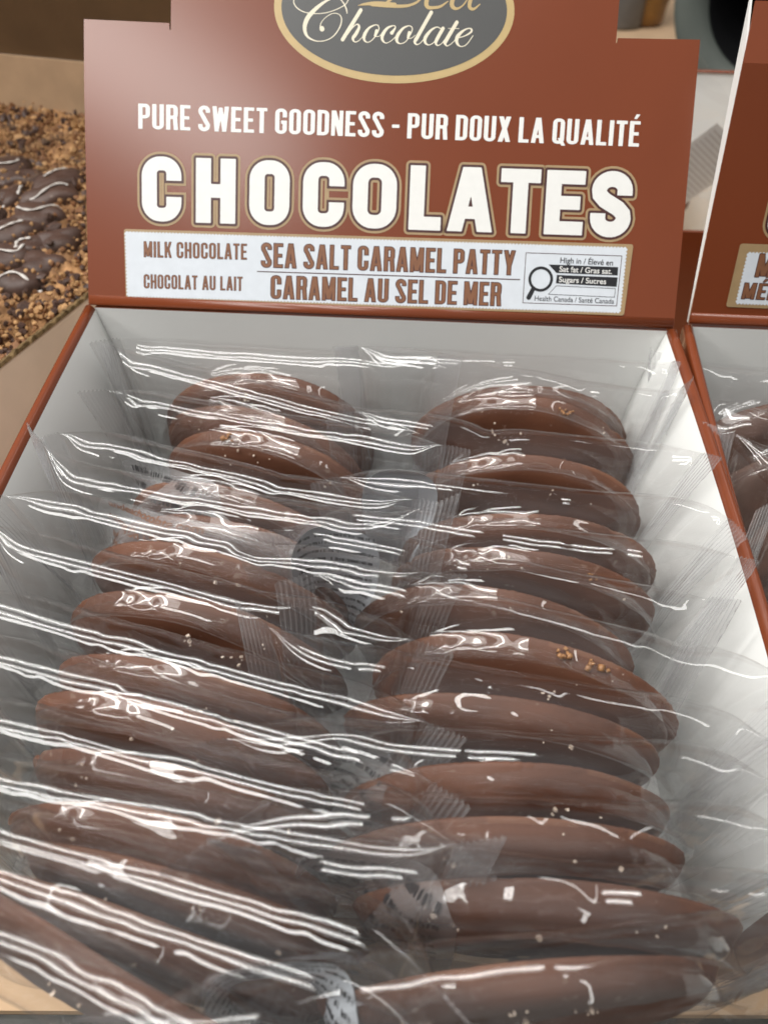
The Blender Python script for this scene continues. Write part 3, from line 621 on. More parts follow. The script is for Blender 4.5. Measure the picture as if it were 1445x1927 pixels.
def pouch(X, ns, rng, name, loc_m, label, cat, group, px, pz, ridged=False, salt=25, choc=None, Rr=.0425, xlim=None, caramel=()):
    root = empty(name); root.matrix_world = loc_m; tag(root, label, cat, group)
    U, Vn = X.shape[:2]
    for sg in (-1, 1):   # limp ends: each curls and twists its own way
        e_ = np.clip((sg * X[..., 0] - .043) / .033, 0, 1) ** 2; c1, c2, c3 = rng.uniform(-.011, .009), rng.uniform(-.009, .006), rng.uniform(-.28, .28)
        X[..., 1] += e_ * (c1 + X[..., 2] * c3); X[..., 2] += e_ * c2
    if xlim:           # the ends curl up against the side walls of the box
        M = np.array(loc_m); Wd = X @ M[:3, :3].T + M[:3, 3]; dx = Wd[..., 0] - xlim[2]
        lim = (xlim[1] - xlim[0]) / 2 - .009 * np.clip(-(Wd[..., 2] + .012) / .05, 0, 1); ex = np.clip(np.abs(dx) - lim, 0, None)
        Wd[..., 0] = xlim[2] + np.sign(dx) * (np.minimum(np.abs(dx), lim) + ex * .18); Wd[..., 2] += ex * .55; Wd[..., 1] -= ex * .5
        X[...] = (Wd - M[:3, 3]) @ M[:3, :3]
    body = X[ns - 1:U - ns + 1]
    wr = fast_obj('wrapper', body, grid_faces(body.shape[0], Vn, True), FILM, root)
    ss = wr.modifiers.new('smooth', 'SUBSURF'); ss.levels = 1; ss.render_levels = 1
    h = Vn // 2 + 1
    for side in (0, 1):
        S = X[:ns, :h] if side == 0 else X[U - ns:, :h]
        nu = 44; t = np.linspace(0, ns - 1, nu); i = np.minimum(t.astype(int), ns - 2); f = (t - i)[:, None, None]
        S2 = S[i] * (1 - f) + S[i + 1] * f
        tu = np.gradient(S2, axis=0); tv = np.gradient(S2, axis=1); n = np.cross(tu, tv); n /= np.linalg.norm(n, axis=-1, keepdims=True) + 1e-12
        S2 = S2 + n * (.00045 * np.sin(np.linspace(0, 2 * np.pi * 7.5, nu)))[:, None, None]
        edge = 0 if side == 0 else -1; S2[edge, ::2, 0] += (.0005 if side == 0 else -.0005)
        fast_obj('end_seal', S2, grid_faces(nu, h), SEAL, wr)
    V, F = patty_mesh(rng, Rr, .0095, ridged)
    spin = rng.uniform(0, 6.28); c_, s_ = math.cos(spin), math.sin(spin); V = V @ np.array([[c_, 0, s_], [0, 1, 0], [-s_, 0, c_]]) * np.array([1.11, 1, .86]) + np.array([px, 0, pz])
    na_ = 300; p = mesh_obj('patty', V, F, [choc or CHOC, CHOC_RIM], root, smooth=True, mi=[1 if na_ * 2 <= f < na_ * 4 and math.sin((f % na_) * .05 + spin) + .8 * math.sin((f % na_) * .17 + 2 * spin) > .55 else 0 for f in range(len(F))])
    if salt:
        cs, sz = [], []
        clus = [(rng.uniform(-.8, .8), rng.uniform(.6, .97)) for _ in range(4)]
        for _ in range(salt):
            if rng.rand() < .82: q = clus[rng.randint(4)]; th = math.pi / 2 - q[0] + rng.normal(0, .05); r = min(.99, q[1] + rng.normal(0, .04))
            else: th = rng.uniform(.4, 2.7); r = rng.uniform(.5, .99)
            y = -.0095 * np.interp(r, [0, .45, .6, .74, .84, .9, .935, .96, .978, 1], [.51, .5, .47, .40, .30, .18, .07, -.06, -.2, -.4])
            cs.append((px + 1.11 * Rr * r * math.cos(th), y - .0001, pz + .86 * Rr * r * math.sin(th))); sz.append(rng.uniform(.00018, .0006) * (1.6 if rng.rand() < .1 else 1))
        Vs, Fs = crystals(rng, cs, sz); mesh_obj('salt_flake', Vs, Fs, SALT, p)['kind'] = 'stuff'
    for am in caramel:       # caramel showing through the broken rim
        th = np.array([am + rng.normal(0, .05) for _ in range(7)]); rr_ = rng.uniform(.965, 1.0, 7)
        cs = np.stack([px + Rr * 1.02 * rr_ * np.cos(th), rng.uniform(.000, .0035, 7), pz + Rr * .875 * rr_ * np.sin(th)], 1)
        Vc, Fc = crystals(rng, cs, rng.uniform(.0005, .0010, 7)); mesh_obj('caramel_chip', Vc, Fc, CARAMEL, p, smooth=True)
    return root, wr, p
# (x of patty, top y, yaw, roll) for the rows from the header card to the front
left = [(-.046, -.011, -6, 1), (-.043, -.031, -11, 2), (-.043, -.052, -11, 1), (-.044, -.081, -11, 2), (-.050, -.099, -12, 3), (-.045, -.119, -11, 2), (-.048, -.137, -12, 3), (-.049, -.158, -9, 1), (-.046, -.174, -8, 3), (-.045, -.189, -7, 0), (-.043, -.201, -9, 2), (-.036, -.212, -10, 2), (-.046, -.2205, -13, 3), (-.049, -.2300, -16, 4)]
right = [(.064, -.012, -3, 0), (.064, -.026, -4, 2), (.066, -.055, -4, 2), (.058, -.087, -7, 3), (.053, -.109, -6, 2), (.047, -.124, -5, 3), (.049, -.148, -5, 2), (.048, -.165, -4, 2), (.049, -.183, -2, 1), (.047, -.199, 1, 0), (.051, -.212, 2, -1), (.050, -.2285, 7, -3)]
ordl = ['Backmost', 'Second from the back', 'Third from the back', 'Fourth from the back', 'Fifth from the back', 'Sixth from the back', 'Seventh from the back', 'Eighth from the back', 'Ninth from the back', 'Tenth from the back', 'Eleventh from the back', 'Twelfth from the back', 'Thirteenth from the back', 'Frontmost']
PZ = -.0105
POUCH = {}
for side, rows, seed, off in (('left', left, 5, -.006), ('right', right, 23, .006)):
    n = len(rows); rng = np.random.RandomState(seed)
    pxs = np.array([off + rng.uniform(-.004, .004) for _ in rows]); X, ns, sdv = film_sim(n, seed, pxs=pxs, pzs=np.full(n, PZ), iters=240); X = X.astype(float)
    for i, (xc, yt, yaw, roll) in enumerate(rows):
        yaw += rng.uniform(-5, 2.5) if side == 'left' else rng.uniform(-5, 3); roll += rng.uniform(-4, 6); xc += rng.uniform(-.005, .004)
        yt = yt - .0055 - (.003 if i > n - 4 else 0); yb = min(-.009, yt + .013 + rng.uniform(-.007, .006)); ztop = -.0165 + rng.uniform(-.004, .003)
        yb = yt + .012 if (side == 'left' and i >= n - 2) else yb; lean = -math.asin(max(-.9, min(.9, (yt - yb) / .085)))
        up = np.array([0, -math.sin(lean), math.cos(lean)]); ctr = np.array([xc, yt, ztop]) - up * .0425
        Rm = Matrix.Rotation(R_(yaw), 4, 'Z') @ Matrix.Rotation(lean, 4, 'X') @ Matrix.Rotation(R_(roll), 4, 'Y')
        Mw = Matrix.Translation(ctr) @ Rm @ Matrix.Translation((-pxs[i], 0, -PZ))
        o_ = ordl[i] if i < n - 1 else 'Frontmost'
        lab = f'{o_} milk chocolate patty in clear film, {side} row of the middle box'
        POUCH[side, i] = pouch(X[i], ns, rng, 'wrapped_patty', Mw, lab, 'wrapped chocolate', f'wrapped patties in the {side} row of the box', pxs[i], PZ, salt=int(rng.choice([5, 9, 17])), xlim=(-.114, .114, 0) if i < n - 3 else (-.134, .134, 0), caramel={('right', 1): (1.35,), ('right', 6): (1.5, 1.25), ('left', 2): (1.9,), ('right', 4): (1.1,)}.get((side, i), ())) + (X[i],)
# ------------------------------------------------------------------ printed stickers on some of the pouches
def sticker(pch, u0, u1, v0, v1, mat, rows, mirrored=None, off=.0006, round_=.3, seed=1, dens=1., name='sticker'):
    """a label stuck on the film: follows the film between grid columns u0..u1 and perimeter rows v0..v1"""
    root, wr, pat, X = pch; rng = np.random.RandomState(seed); nu, nv = 34, 26
    a = np.linspace(0, 1, nu); b = np.linspace(0, 1, nv)
    G = np.array([[film_point(X, u0 + (u1 - u0) * s, v0 + (v1 - v0) * t) for t in b] for s in a])
    for _ in range(2): G[1:-1, 1:-1] = (G[1:-1, 1:-1] * 2 + G[:-2, 1:-1] + G[2:, 1:-1] + G[1:-1, :-2] + G[1:-1, 2:]) / 6
    n = np.cross(np.gradient(G, axis=0), np.gradient(G, axis=1)); n /= np.linalg.norm(n, axis=-1, keepdims=True) + 1e-12
    if n[..., 1].mean() > 0: n = -n
    Gs = G + n * off
    def at(s, t, o=0):
        x, y = min(max(s, 0), 1) * (nu - 1.001), min(max(t, 0), 1) * (nv - 1.001); i, j = int(x), int(y); f, g = x - i, y - j
        w4 = ((1 - f) * (1 - g), f * (1 - g), (1 - f) * g, f * g); q = (i, j), (i + 1, j), (i, j + 1), (i + 1, j + 1)
        return sum(w_ * (Gs[k] + n[k] * o) for w_, k in zip(w4, q))
    Ls = np.linalg.norm(np.diff(G[:, nv // 2], axis=0), axis=1).sum(); Lt = np.linalg.norm(np.diff(G[nu // 2], axis=0), axis=1).sum()
    V, F = [], []
    r = round_
    for i in range(nu - 1):
        for j in range(nv - 1):
            cs = []
            for (p, q) in ((i, j), (i + 1, j), (i + 1, j + 1), (i, j + 1)):
                s, t = p / (nu - 1), q / (nv - 1); ex, ey = max(abs(s - .5) * 2 * Ls - (Ls - 2 * r * Lt), 0), max(abs(t - .5) * 2 * Lt - (Lt - 2 * r * Lt), 0)
                d = math.hypot(ex, ey); k = min(1, 2 * r * Lt / d) if d > 1e-9 else 1
                s2 = .5 + math.copysign(((Ls - 2 * r * Lt) + ex * k) / Ls / 2, s - .5) if ex > 0 else s
                t2 = .5 + math.copysign(((Lt - 2 * r * Lt) + ey * k) / Lt / 2, t - .5) if ey > 0 else t
                cs.append(at(s2, t2))
            b0 = len(V); V += cs; F.append((b0, b0 + 1, b0 + 2, b0 + 3))
    lab = mesh_obj(name, V, F, mat, pat)
    V, F = [], []
    for k in range(rows):        # rows of print too small to read
        t = .10 + .8 * (k + .5) / rows; hgt = .8 / rows * .36; s = .08 + rng.rand() * .05
        while s < .92:
            wd = rng.uniform(.005, .013)
            if rng.rand() < .80 * dens:
                b0 = len(V); sl = rng.uniform(-.2, .2) * hgt; V += [at(s, t, .00012), at(s + wd * .7, t + sl, .00012), at(s + wd * .7, t + hgt + sl, .00012), at(s, t + hgt * rng.uniform(.7, 1.2), .00012)]; F.append((b0, b0 + 1, b0 + 2, b0 + 3))
            s += wd * (1 if rng.rand() < .85 else 1.8)
    if V: mesh_obj('small_print', V, F, INK_BLACK, pat)
    def words(txt, s0, s1, t0, hgt, mt):
        cu = bpy.data.curves.new('sticker_lettering', 'FONT'); cu.body = txt; cu.size = 1; cu.offset = .02
        ob = bpy.data.objects.new('sticker_lettering', cu); C.objects.link(ob); bpy.context.view_layer.update()
        me = bpy.data.meshes.new_from_object(ob.evaluated_get(bpy.context.evaluated_depsgraph_get())); bpy.data.objects.remove(ob)
        co = np.array([v.co[:2] for v in me.vertices]); x0, x1 = co[:, 0].min(), co[:, 0].max()
        for v, c in zip(me.vertices, co): v.co = at(s0 + (c[0] - x0) / (x1 - x0) * (s1 - s0), t0 - c[1] * hgt, .00014)   # seen through the bag, flipped top to bottom
        me.materials.append(mt); o = bpy.data.objects.new('sticker_lettering', me); C.objects.link(o); o.parent = pat
    for wd in (mirrored or []): words(*wd)
    return lab
kv = 76 / 64; ku = 88 / 72
sticker(POUCH['left', 4], 10 * ku, 46 * ku, 9 * kv, 24.5 * kv, LABEL_FILM, 0, [('andeachocolate.com', .08, .62, .93, -.075, INK_BROWN), ('Alliston, On L9R 4V5', .05, .58, .80, -.075, INK_BROWN), ('anDea Chocolate', .07, .55, .66, -.095, INK_BROWN)], seed=2, round_=.2)
sticker(POUCH['left', 3], 12 * ku, 34 * ku, 17 * kv, 25.5 * kv, LABEL_FILM, 3, seed=3, dens=.8)
sticker(POUCH['right', 3], 8 * ku, 21 * ku, 12 * kv, 30.5 * kv, LABELW, 0, seed=4)
sticker(POUCH['right', 5], 6 * ku, 20 * ku, 12 * kv, 29.5 * kv, LABELW, 12, seed=5)
sticker(POUCH['right', 8], 10 * ku, 26 * ku, 12 * kv, 25 * kv, LABEL_FILM, 6, seed=8)
sticker(POUCH['right', 11], 4 * ku, 26 * ku, 4 * kv, 27 * kv, LABELW, 15, seed=6, round_=.45)
sticker(POUCH['right', 10], 6 * ku, 28 * ku, 8 * kv, 25 * kv, LABEL_FILM, 6, seed=7)

# ------------------------------------------------------------------ second display box to the right
def on_frame(px, py, fr):
    O, U, Wv, N = fr; d = Mcam @ np.array([(px - CX) / FPX, -(py - CY) / FPX, -1]); q = CAM - O; P = q - d * (N @ q) / (N @ d)
    return (P @ U, P @ Wv)
OX, OY = .2472, .0045
box2 = tag(empty('display_box', (OX, OY - .1, FLOOR)), 'brown display box at the right edge with ridged chocolates and a bulging header card', 'display box', 'brown chocolate display boxes')
tray(box2, OX, OY)
E1, E2 = R_(75), R_(57); HC = .0935
F2 = frame_at(OX, OY, E1, 0.0004)
up2 = F2[2] * HC; F3 = (F2[0] + up2, F2[1], *frame_at(0, 0, E2)[2:])
hc2 = card_sheet('header_card', [(-W2, .0006), (W2, .0006), (W2, HC), (-W2, HC)], F2, [BROWN, WHITE], box2)
xs2 = -W2 + .034
up_ = card_sheet('header_top', [(-W2, .0), (W2, .0), (W2, .0205), (W2 - .034, .0205), (W2 - .034, .07), (xs2, .07), (xs2, .0205), (-W2 + .002, .0205)], F3, [BROWN, WHITE], hc2)
bead('crease', hc2, -W2 + .0003, W2 - .0003, F2, .0030, .0016, BROWN)
# white gusset closing the side of the folded card
top3 = F3[0] + F3[2] * .0205 - F3[1] * W2; bot2 = F2[0] - F2[1] * W2; cre = F3[0] - F3[1] * W2; back = np.array([0, .0075, 0])
ga = [bot2, cre, top3, top3 + back * .15, cre + back, bot2 + back * .35]
V = [p + np.array([.0003, .0009, 0]) for p in ga] + [p + np.array([.0011, .0009, 0]) for p in ga]; n = 6
mesh_obj('card_gusset', V, [tuple(range(n)), tuple(range(n, 2 * n))[::-1]] + [(i, n + i, n + (i + 1) % n, (i + 1) % n) for i in range(n)], WHITE, hc2)
q2 = lambda x, y: on_frame(x, y, F2)
ly0, ly1 = q2(1362, 577)[1], q2(1395, 458)[1]; lx = q2(1378, 518)[0]
pr = Print(); pr.poly(rounded([(lx, ly0), (lx + .205, ly0), (lx + .205, ly1), (lx, ly1)], .0012)); pr.build('label_border', GOLD_DULL, hc2, F2, .0003)
pr = Print(); pr.poly(scallop([(lx + .0038, ly0 + .0016), (lx + .200, ly0 + .0016), (lx + .200, ly1 - .0034), (lx + .0038, ly1 - .0034)], .00135, .0004)); pr.build('product_label', LABELW, hc2, F2, .00036)
for g, m, off, nm in ((.0002, INK_DARK, .0004, 'letter_outline'), (-.0001, INK_BROWN, .00045, 'label_lettering')):
    pr = Print(); a = q2(1393, 562); h = q2(1401, 532)[1] - a[1]; text_line(pr, 'MÉL', a, (a[0] + .0135, a[1]), h, .40, .15, .09, .2, g, .00015)
    a = q2(1418, 521); h = q2(1427, 477)[1] - a[1]; text_line(pr, 'M', a, (a[0] + .0062, a[1]), h, .40, .15, .09, .2, g, .00015); pr.build(nm, m, hc2, F2, off)
a = q2(1437, 447); h2 = q2(1440, 340)[1] - a[1]
for g, m, off, nm in ((.00185, GOLD_DULL, .00006, 'title_outline'), (.00095, INK_DARK, .0001, 'title_dark_outline'), (0, INK_WHITE, .00015, 'title_lettering')):  # gold outline, dark ink outline, white letter
    pr = Print(); text_line(pr, 'C', a, (a[0] + .016, a[1]), h2, .6, .245, 0, 0, g, .00022); pr.build(nm, m, hc2, F2, off)
keep(box2)
rng = np.random.RandomState(77)
rb = [(.176, -.016, 2), (.178, -.050, -6), (.186, -.078, -4), (.190, -.105, -6)]
X, ns, sdv = film_sim(len(rb), 41, L=.15, pxs=np.zeros(len(rb)), pzs=np.full(len(rb), PZ), iters=200)
lab2 = ['Ridged chocolate pouch nearest the back wall of the right-hand box', 'Ridged chocolate pouch second from the back wall of the right-hand box', 'Ridged chocolate pouch third from the back wall of the right-hand box', 'Ridged chocolate pouch nearest the viewer in the right-hand box']
for i, (xc, yt, yaw) in enumerate(rb):
    ctr = np.array([xc + .004, yt, -.020 - .0425])
    Mw = Matrix.Translation(ctr) @ Matrix.Rotation(R_(yaw), 4, 'Z') @ Matrix.Rotation(R_(-8), 4, 'X') @ Matrix.Translation((0, 0, -PZ))
    pouch(X[i].astype(float), ns, rng, 'wrapped_patty', Mw, lab2[i], 'wrapped chocolate', 'ridged chocolates in the right-hand box', 0, PZ, ridged=True, salt=0, choc=CHOC_RIDGED, xlim=(.131, .40, .247))

# ------------------------------------------------------------------ third box behind, with a labelled bag
box3 = tag(empty('display_box', (.29, .27, -.11)), 'out of focus brown box with white inside, behind the gap between the two headers', 'display box', 'brown chocolate display boxes')
Z0 = -.112
def quad_panel(name, pts, th, mats, parent, mi=None):
    P = np.array(pts, float); n = np.cross(P[1] - P[0], P[3] - P[0]); n /= np.linalg.norm(n); Q = P - n * th; V = list(P) + list(Q)
    return mesh_obj(name, V, [(0, 1, 2, 3), (7, 6, 5, 4), (0, 4, 5, 1), (1, 5, 6, 2), (2, 6, 7, 3), (3, 7, 4, 0)], mats, parent, mi=mi or [0, 1, 1, 1, 1, 1])
x0, x1, y0, y1 = .125, .46, .186, .375
quad_panel('front_panel', [(x1, y0, Z0), (x0, y0, Z0), (x0, y0, -.030), (x1, y0, -.030)], .003, [WHITE, BROWN], box3)
quad_panel('back_panel', [(x0, y1, Z0), (x1, y1, Z0), (x1, y1, .0165), (x0, y1, .0165)], .0035, [WHITE, BROWN], box3)
quad_panel('side_panel', [(x0, y0 + .003, Z0), (x0, y1 - .001, Z0), (x0, y1 - .001, .0155), (x0, y0 + .003, -.030)], .003, [WHITE, BROWN], box3)
quad_panel('side_panel', [(x1, y1 - .001, Z0), (x1, y0 + .003, Z0), (x1, y0 + .003, -.030), (x1, y1 - .001, .0155)], .003, [WHITE, BROWN], box3)
bead('rim_fold', box3, x0, x1, (np.array([0, y1 + .0015, .017]), np.array([1., 0, 0]), np.array([0, 1., 0]), np.array([0, 0, 1.])), 0, .0022, BROWN)
keep(box3)
bag = tag(empty('labelled_bag', (.20, .25, -.10)), 'clear bag with white ruled label in the box behind the headers', 'bag')
c0 = unp(1322, 300, -.030)
fw = np.array([0, -.35, .94]); rt = np.array([1., 0, 0]); ca, sa = math.cos(R_(-38)), math.sin(R_(-38))
a_, b_v = rt * ca + fw * sa, -rt * sa + fw * ca; nrm = np.cross(a_, b_v)
rngb = np.random.RandomState(9); n1, n2 = 26, 30
G = np.array([[c0 + a_ * (s - .5) * .13 + b_v * (t - .75) * .15 + nrm * (.004 * math.sin(9 * s + 4 * t) + .003 * math.sin(17 * t - 6 * s) - .012 * (abs(s - .5) * 2) ** 2 - .003) for t in np.linspace(0, 1, n2)] for s in np.linspace(0, 1, n1)])
fast_obj('wrapper', G, grid_faces(n1, n2), FILM, bag)
V = [c0 + a_ * x + b_v * y + nrm * .004 for x, y in ((-.022, -.06), (.022, -.06), (.022, .024), (-.022, .024))]
mesh_obj('label', V, [(0, 1, 2, 3)], LABELW, bag)
V, F = [], []
for k in range(22):
    y = .020 - k * .0036; b0 = len(V); V += [c0 + a_ * x + b_v * yy + nrm * .0044 for x, yy in ((-.019, y - .0011), (.019, y - .0011), (.019, y), (-.019, y))]; F.append((b0, b0 + 1, b0 + 2, b0 + 3))
mesh_obj('small_print', V, F, paper('grey_print', (.45, .46, .50), .5, .3), bag)
V, F = patty_mesh(rngb, .035, .014); mesh_obj('patty', V @ np.array(Matrix.Rotation(R_(50), 3, 'X')) + (c0 + nrm * -.014 - b_v * .045), F, CHOC, bag, smooth=True)
keep(bag)

# ------------------------------------------------------------------ kraft carton of toffee bark to the left
CZ0, CK = -.040, .037 / .277          # top of the filling rises towards the back
CN = np.array([0, -CK, 1.]); CN /= np.linalg.norm(CN); CO = np.array([0, 0, CZ0])
def on_fill(px, py, lift=0):
    d = Mcam @ np.array([(px - CX) / FPX, -(py - CY) / FPX, -1]); q = CAM - CO - CN * lift; return CAM - d * (CN @ q) / (CN @ d)
ra, rb_ = unp(0, 692, -.030), unp(172, 555, -.030); dr = (rb_ - ra) / np.linalg.norm(rb_ - ra); nr_ = np.array([-dr[1], dr[0], 0])   # along the near wall, and into the carton
bk = on_fill(-40, 200); L0 = (bk - ra) @ dr
carton = tag(empty('carton', (ra[0] - .1, ra[1] + .1, -.1155)), 'open kraft cardboard carton of toffee bark left of the brown box', 'carton')
A = ra - dr * .24; Bp = ra + dr * (L0 + .012)
def upz(p, z): return np.array([p[0], p[1], z])
def slab(name, p, q, z0, z1, nin, th, mat, parent, flare=0):   # wall standing between two plan points
    V = []
    for pt in (p, q):
        for o in (0, th):
            for z in (z0, z1): V.append(upz(pt + nin * (o - (flare if z == z0 else 0)), z))
    F = [(0, 1, 5, 4), (2, 6, 7, 3), (0, 4, 6, 2), (1, 3, 7, 5), (0, 2, 3, 1), (4, 5, 7, 6)]
    return mesh_obj(name, V, F, mat, parent)
slab('side_wall', A, Bp, -.1153, -.0300, nr_, .0035, KRAFT_LIT, carton, flare=.034)  # flared to face upward and lightened in colour so it reads as lit
# torn, fluted top edge
V = []; F = []; rngc = np.random.RandomState(3); ne = 260
for i in range(ne):
    p = A + (Bp - A) * i / (ne - 1); h = .0009 + .0005 * math.sin(i * 1.9) + rngc.uniform(0, .0007) * (1 if rngc.rand() < .5 else .2)
    V += [upz(p - nr_ * .0003, -.0302), upz(p + nr_ * .0006, -.0300 + h), upz(p + nr_ * .0024, -.0300 + h * .8), upz(p + nr_ * .0039, -.0302)]
F = [tuple(int(k) for k in f) for f in grid_faces(ne, 4)]
mesh_obj('torn_edge', V, F, paper('dark_torn_kraft', (.13, .085, .04), .85, .1, .5, 400), carton)
Wd = .42
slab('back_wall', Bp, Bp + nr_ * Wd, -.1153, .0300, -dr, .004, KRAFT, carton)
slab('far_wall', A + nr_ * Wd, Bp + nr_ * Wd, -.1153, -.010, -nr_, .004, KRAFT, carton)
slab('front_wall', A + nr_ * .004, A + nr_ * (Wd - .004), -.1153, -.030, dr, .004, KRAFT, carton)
lt = dr * -.10 + np.array([0, 0, .30])
V = [upz(Bp, .0303), upz(Bp + nr_ * Wd, .0303), upz(Bp + nr_ * Wd, .0303) + lt, upz(Bp, .0303) + lt]; V += [v + dr * .004 for v in V]
mesh_obj('lid', V, [(0, 3, 2, 1), (4, 5, 6, 7), (0, 1, 5, 4), (1, 2, 6, 5), (2, 3, 7, 6), (3, 0, 4, 7)], KRAFT_SHADED, carton)  # shade under the overhanging lid is part of its dark colour
keep(carton)
# filling: a rough bed of crumbs plus loose crumbs
def fillz(p): return CZ0 + CK * p[1]
nx, ny = 150, 190; V = []
gx = np.linspace(.004, .30, nx); gy = np.linspace(-.20, L0 + .010, ny); rngf = np.random.RandomState(12)
ph = rngf.uniform(0, 6, 12)
H_ = rngf.normal(0, .0011, (ny, nx)); H_ = H_ + np.roll(H_, 1, 0) * .6 + np.roll(H_, 1, 1) * .6
for j in range(ny):
    for i in range(nx):
        p = ra + dr * gy[j] + nr_ * gx[i]; x, y = p[0], p[1]
        V.append((x, y, fillz(p) - .001 + H_[j, i] + .002 * math.sin(90 * x + ph[0]) * math.sin(70 * y + ph[1]) + .0012 * math.sin(210 * x + ph[2] + 60 * y)))
tag(fast_obj('toffee_crumbs', np.array(V), grid_faces(ny, nx), CRUMB, None, False), 'golden brown toffee crumbs filling the kraft carton', 'crumbs', kind='stuff')
ctrs, szs, kinds = [], [], []
for _ in range(10500):
    p = ra + dr * rngf.uniform(-.04, L0 + .006) + nr_ * (.005 + .24 * rngf.rand() ** 1.2)
    ctrs.append((p[0], p[1], fillz(p) + rngf.uniform(-.0008, .0025) + (.004 if rngf.rand() < .12 else 0))); kinds.append(int(rngf.choice([0, 0, 0, 1, 1, 2]))); szs.append(rngf.uniform(.0005, .0017) * (1.8 if rngf.rand() < .10 else 1) * (1.5 if kinds[-1] == 2 else 1))
g_ = (1 + 5 ** .5) / 2; ico = np.array([(-1, g_, 0), (1, g_, 0), (-1, -g_, 0), (1, -g_, 0), (0, -1, g_), (0, 1, g_), (0, -1, -g_), (0, 1, -g_), (g_, 0, -1), (g_, 0, 1), (-g_, 0, -1), (-g_, 0, 1)]) / 1.9
icf = np.array([(0, 11, 5), (0, 5, 1), (0, 1, 7), (0, 7, 10), (0, 10, 11), (1, 5, 9), (5, 11, 4), (11, 10, 2), (10, 7, 6), (7, 1, 8), (3, 9, 4), (3, 4, 2), (3, 2, 6), (3, 6, 8), (3, 8, 9), (4, 9, 5), (2, 4, 11), (6, 2, 10), (8, 6, 7), (9, 8, 1)])
nC = len(ctrs); V = np.array(ctrs)[:, None, :] + ico[None] * np.array(szs)[:, None, None] * rngf.uniform(.6, 1.3, (nC, 1, 3)) * (1 + rngf.normal(0, .16, (nC, 12, 1)))
V = V.reshape(-1, 3); F = (icf[None] + np.arange(nC)[:, None, None] * 12).reshape(-1, 3)
oc = mesh_obj('loose_crumbs', V, F, [paper('toffee_crumb_light', (.44, .25, .11), .65, .3, .25, 200, .3, 900), paper('toffee_crumb_deep', (.22, .10, .042), .6, .3, .25, 200), CHOC_DARK], None)
ci = np.repeat(np.array(kinds), 20).astype(np.int32); oc.data.polygons.foreach_set('material_index', ci)
tag(oc, 'loose golden toffee crumbs strewn over the bark in the carton', 'crumbs', kind='stuff')
# dark pieces of bark with icing, each a thing
def chunk(px, py, rx, ry, rot, label, k):
    r = np.random.RandomState(500 + k); c = on_fill(px, py, .001); t1 = np.array([math.cos(rot), math.sin(rot), CK * math.sin(rot)]); t1 /= np.linalg.norm(t1); t2 = np.cross(CN, t1)
    n1, n2 = 9, 26; V = [tuple(c + CN * ry * .95)]; ph = r.uniform(0, 6, 4)
    prof = [(.35, .92), (.62, .84), (.82, .66), (.94, .42), (1, .1), (1.0, -.4), (.9, -.8)]
    for f, h in prof:
        for j in range(n2):
            a = 2 * math.pi * j / n2; q = f * (1 + .13 * math.sin(2 * a + ph[0]) + .10 * math.sin(3 * a + ph[1]) + .05 * math.sin(5 * a + ph[2]))
            V.append(tuple(c + t1 * rx * q * math.cos(a) + t2 * rx * .72 * q * math.sin(a) + CN * (ry * h + .0012 * math.sin(3 * a + ph[3]) * f)))
    F = [(0, 1 + j, 1 + (j + 1) % n2) for j in range(n2)] + [(1 + m * n2 + j, 1 + (m + 1) * n2 + j, 1 + (m + 1) * n2 + (j + 1) % n2, 1 + m * n2 + (j + 1) % n2) for m in range(len(prof) - 1) for j in range(n2)]
    o = mesh_obj('bark_piece', V, F, CHOC_DARK, None, smooth=True); tag(o, label, 'chocolate piece', 'iced bark pieces in the carton')
    if r.rand() < .7:
        pts = []; r_f = r.uniform(1.5, 4); r_o = r.uniform(-.3, .3); s_0 = r.uniform(-1, -.2); s_1 = r.uniform(.3, 1)
        for s in np.linspace(s_0, s_1, 26):
            yy = .38 * math.sin(r_f * s + ph[0]) + r_o; rr = math.hypot(s, yy / .72); hh = np.interp(min(rr, 1.1), [0, .35, .62, .82, .94, 1, 1.1], [.95, .92, .84, .66, .42, .1, -.2])
            pts.append(c + t1 * rx * s + t2 * rx * .72 * yy * 1.2 + CN * (ry * hh + .0008))
        pts = np.array(pts); secs = []
        for i in range(len(pts)):
            t = pts[min(i + 1, 25)] - pts[max(i - 1, 0)]; t /= np.linalg.norm(t); s1 = np.cross(t, CN); s1 /= np.linalg.norm(s1); s2 = np.cross(s1, t); w_ = .0008 * (1 + .35 * math.sin(i * .9 + ph[1]))
            secs.append([pts[i] + s1 * w_ * math.cos(q) + s2 * w_ * .5 * math.sin(q) for q in np.linspace(0, 2 * np.pi, 8, endpoint=False)])
        V, F = sweep(None, secs); mesh_obj('icing_line', V, F, DRIZZLE, o, smooth=True)
CH = [(16, 322, .020, .9, 'Dark bark piece highest up in the carton, nearest the left edge'), (40, 340, .016, .2, 'Dark iced bark piece beside the highest one in the carton'),
 (110, 345, .018, .6, 'Dark bark piece with wavy icing close to the header card'), (98, 372, .019, .3, 'Broad bark piece in the middle of the carton under the wavy iced one'),
 (70, 412, .020, .1, 'Rounded reddish bark piece outlined by icing, centre of the carton'), (20, 372, .014, 1.2, 'Small very dark bark piece at the left edge of the photo'),
 (112, 455, .016, .5, 'Bark piece with a short icing dash, right side of the carton'), (25, 440, .019, .2, 'Wide bark piece with an icing arc, left edge of the photo'),
 (55, 470, .014, 1.0, 'Small bark piece between crumbs just below the centre of the carton'), (82, 500, .016, .3, 'Bark piece with upright icing mark near the torn carton edge'),
 (12, 488, .017, .7, 'Bark piece cut off by the left edge of the photo, lower half'), (30, 535, .017, .2, 'Lowest bark piece, nearest the torn carton edge')]
for k, (px, py, rx, rot, lab) in enumerate(CH): chunk(px, py, rx * .84, rx * .34, rot, lab, k)
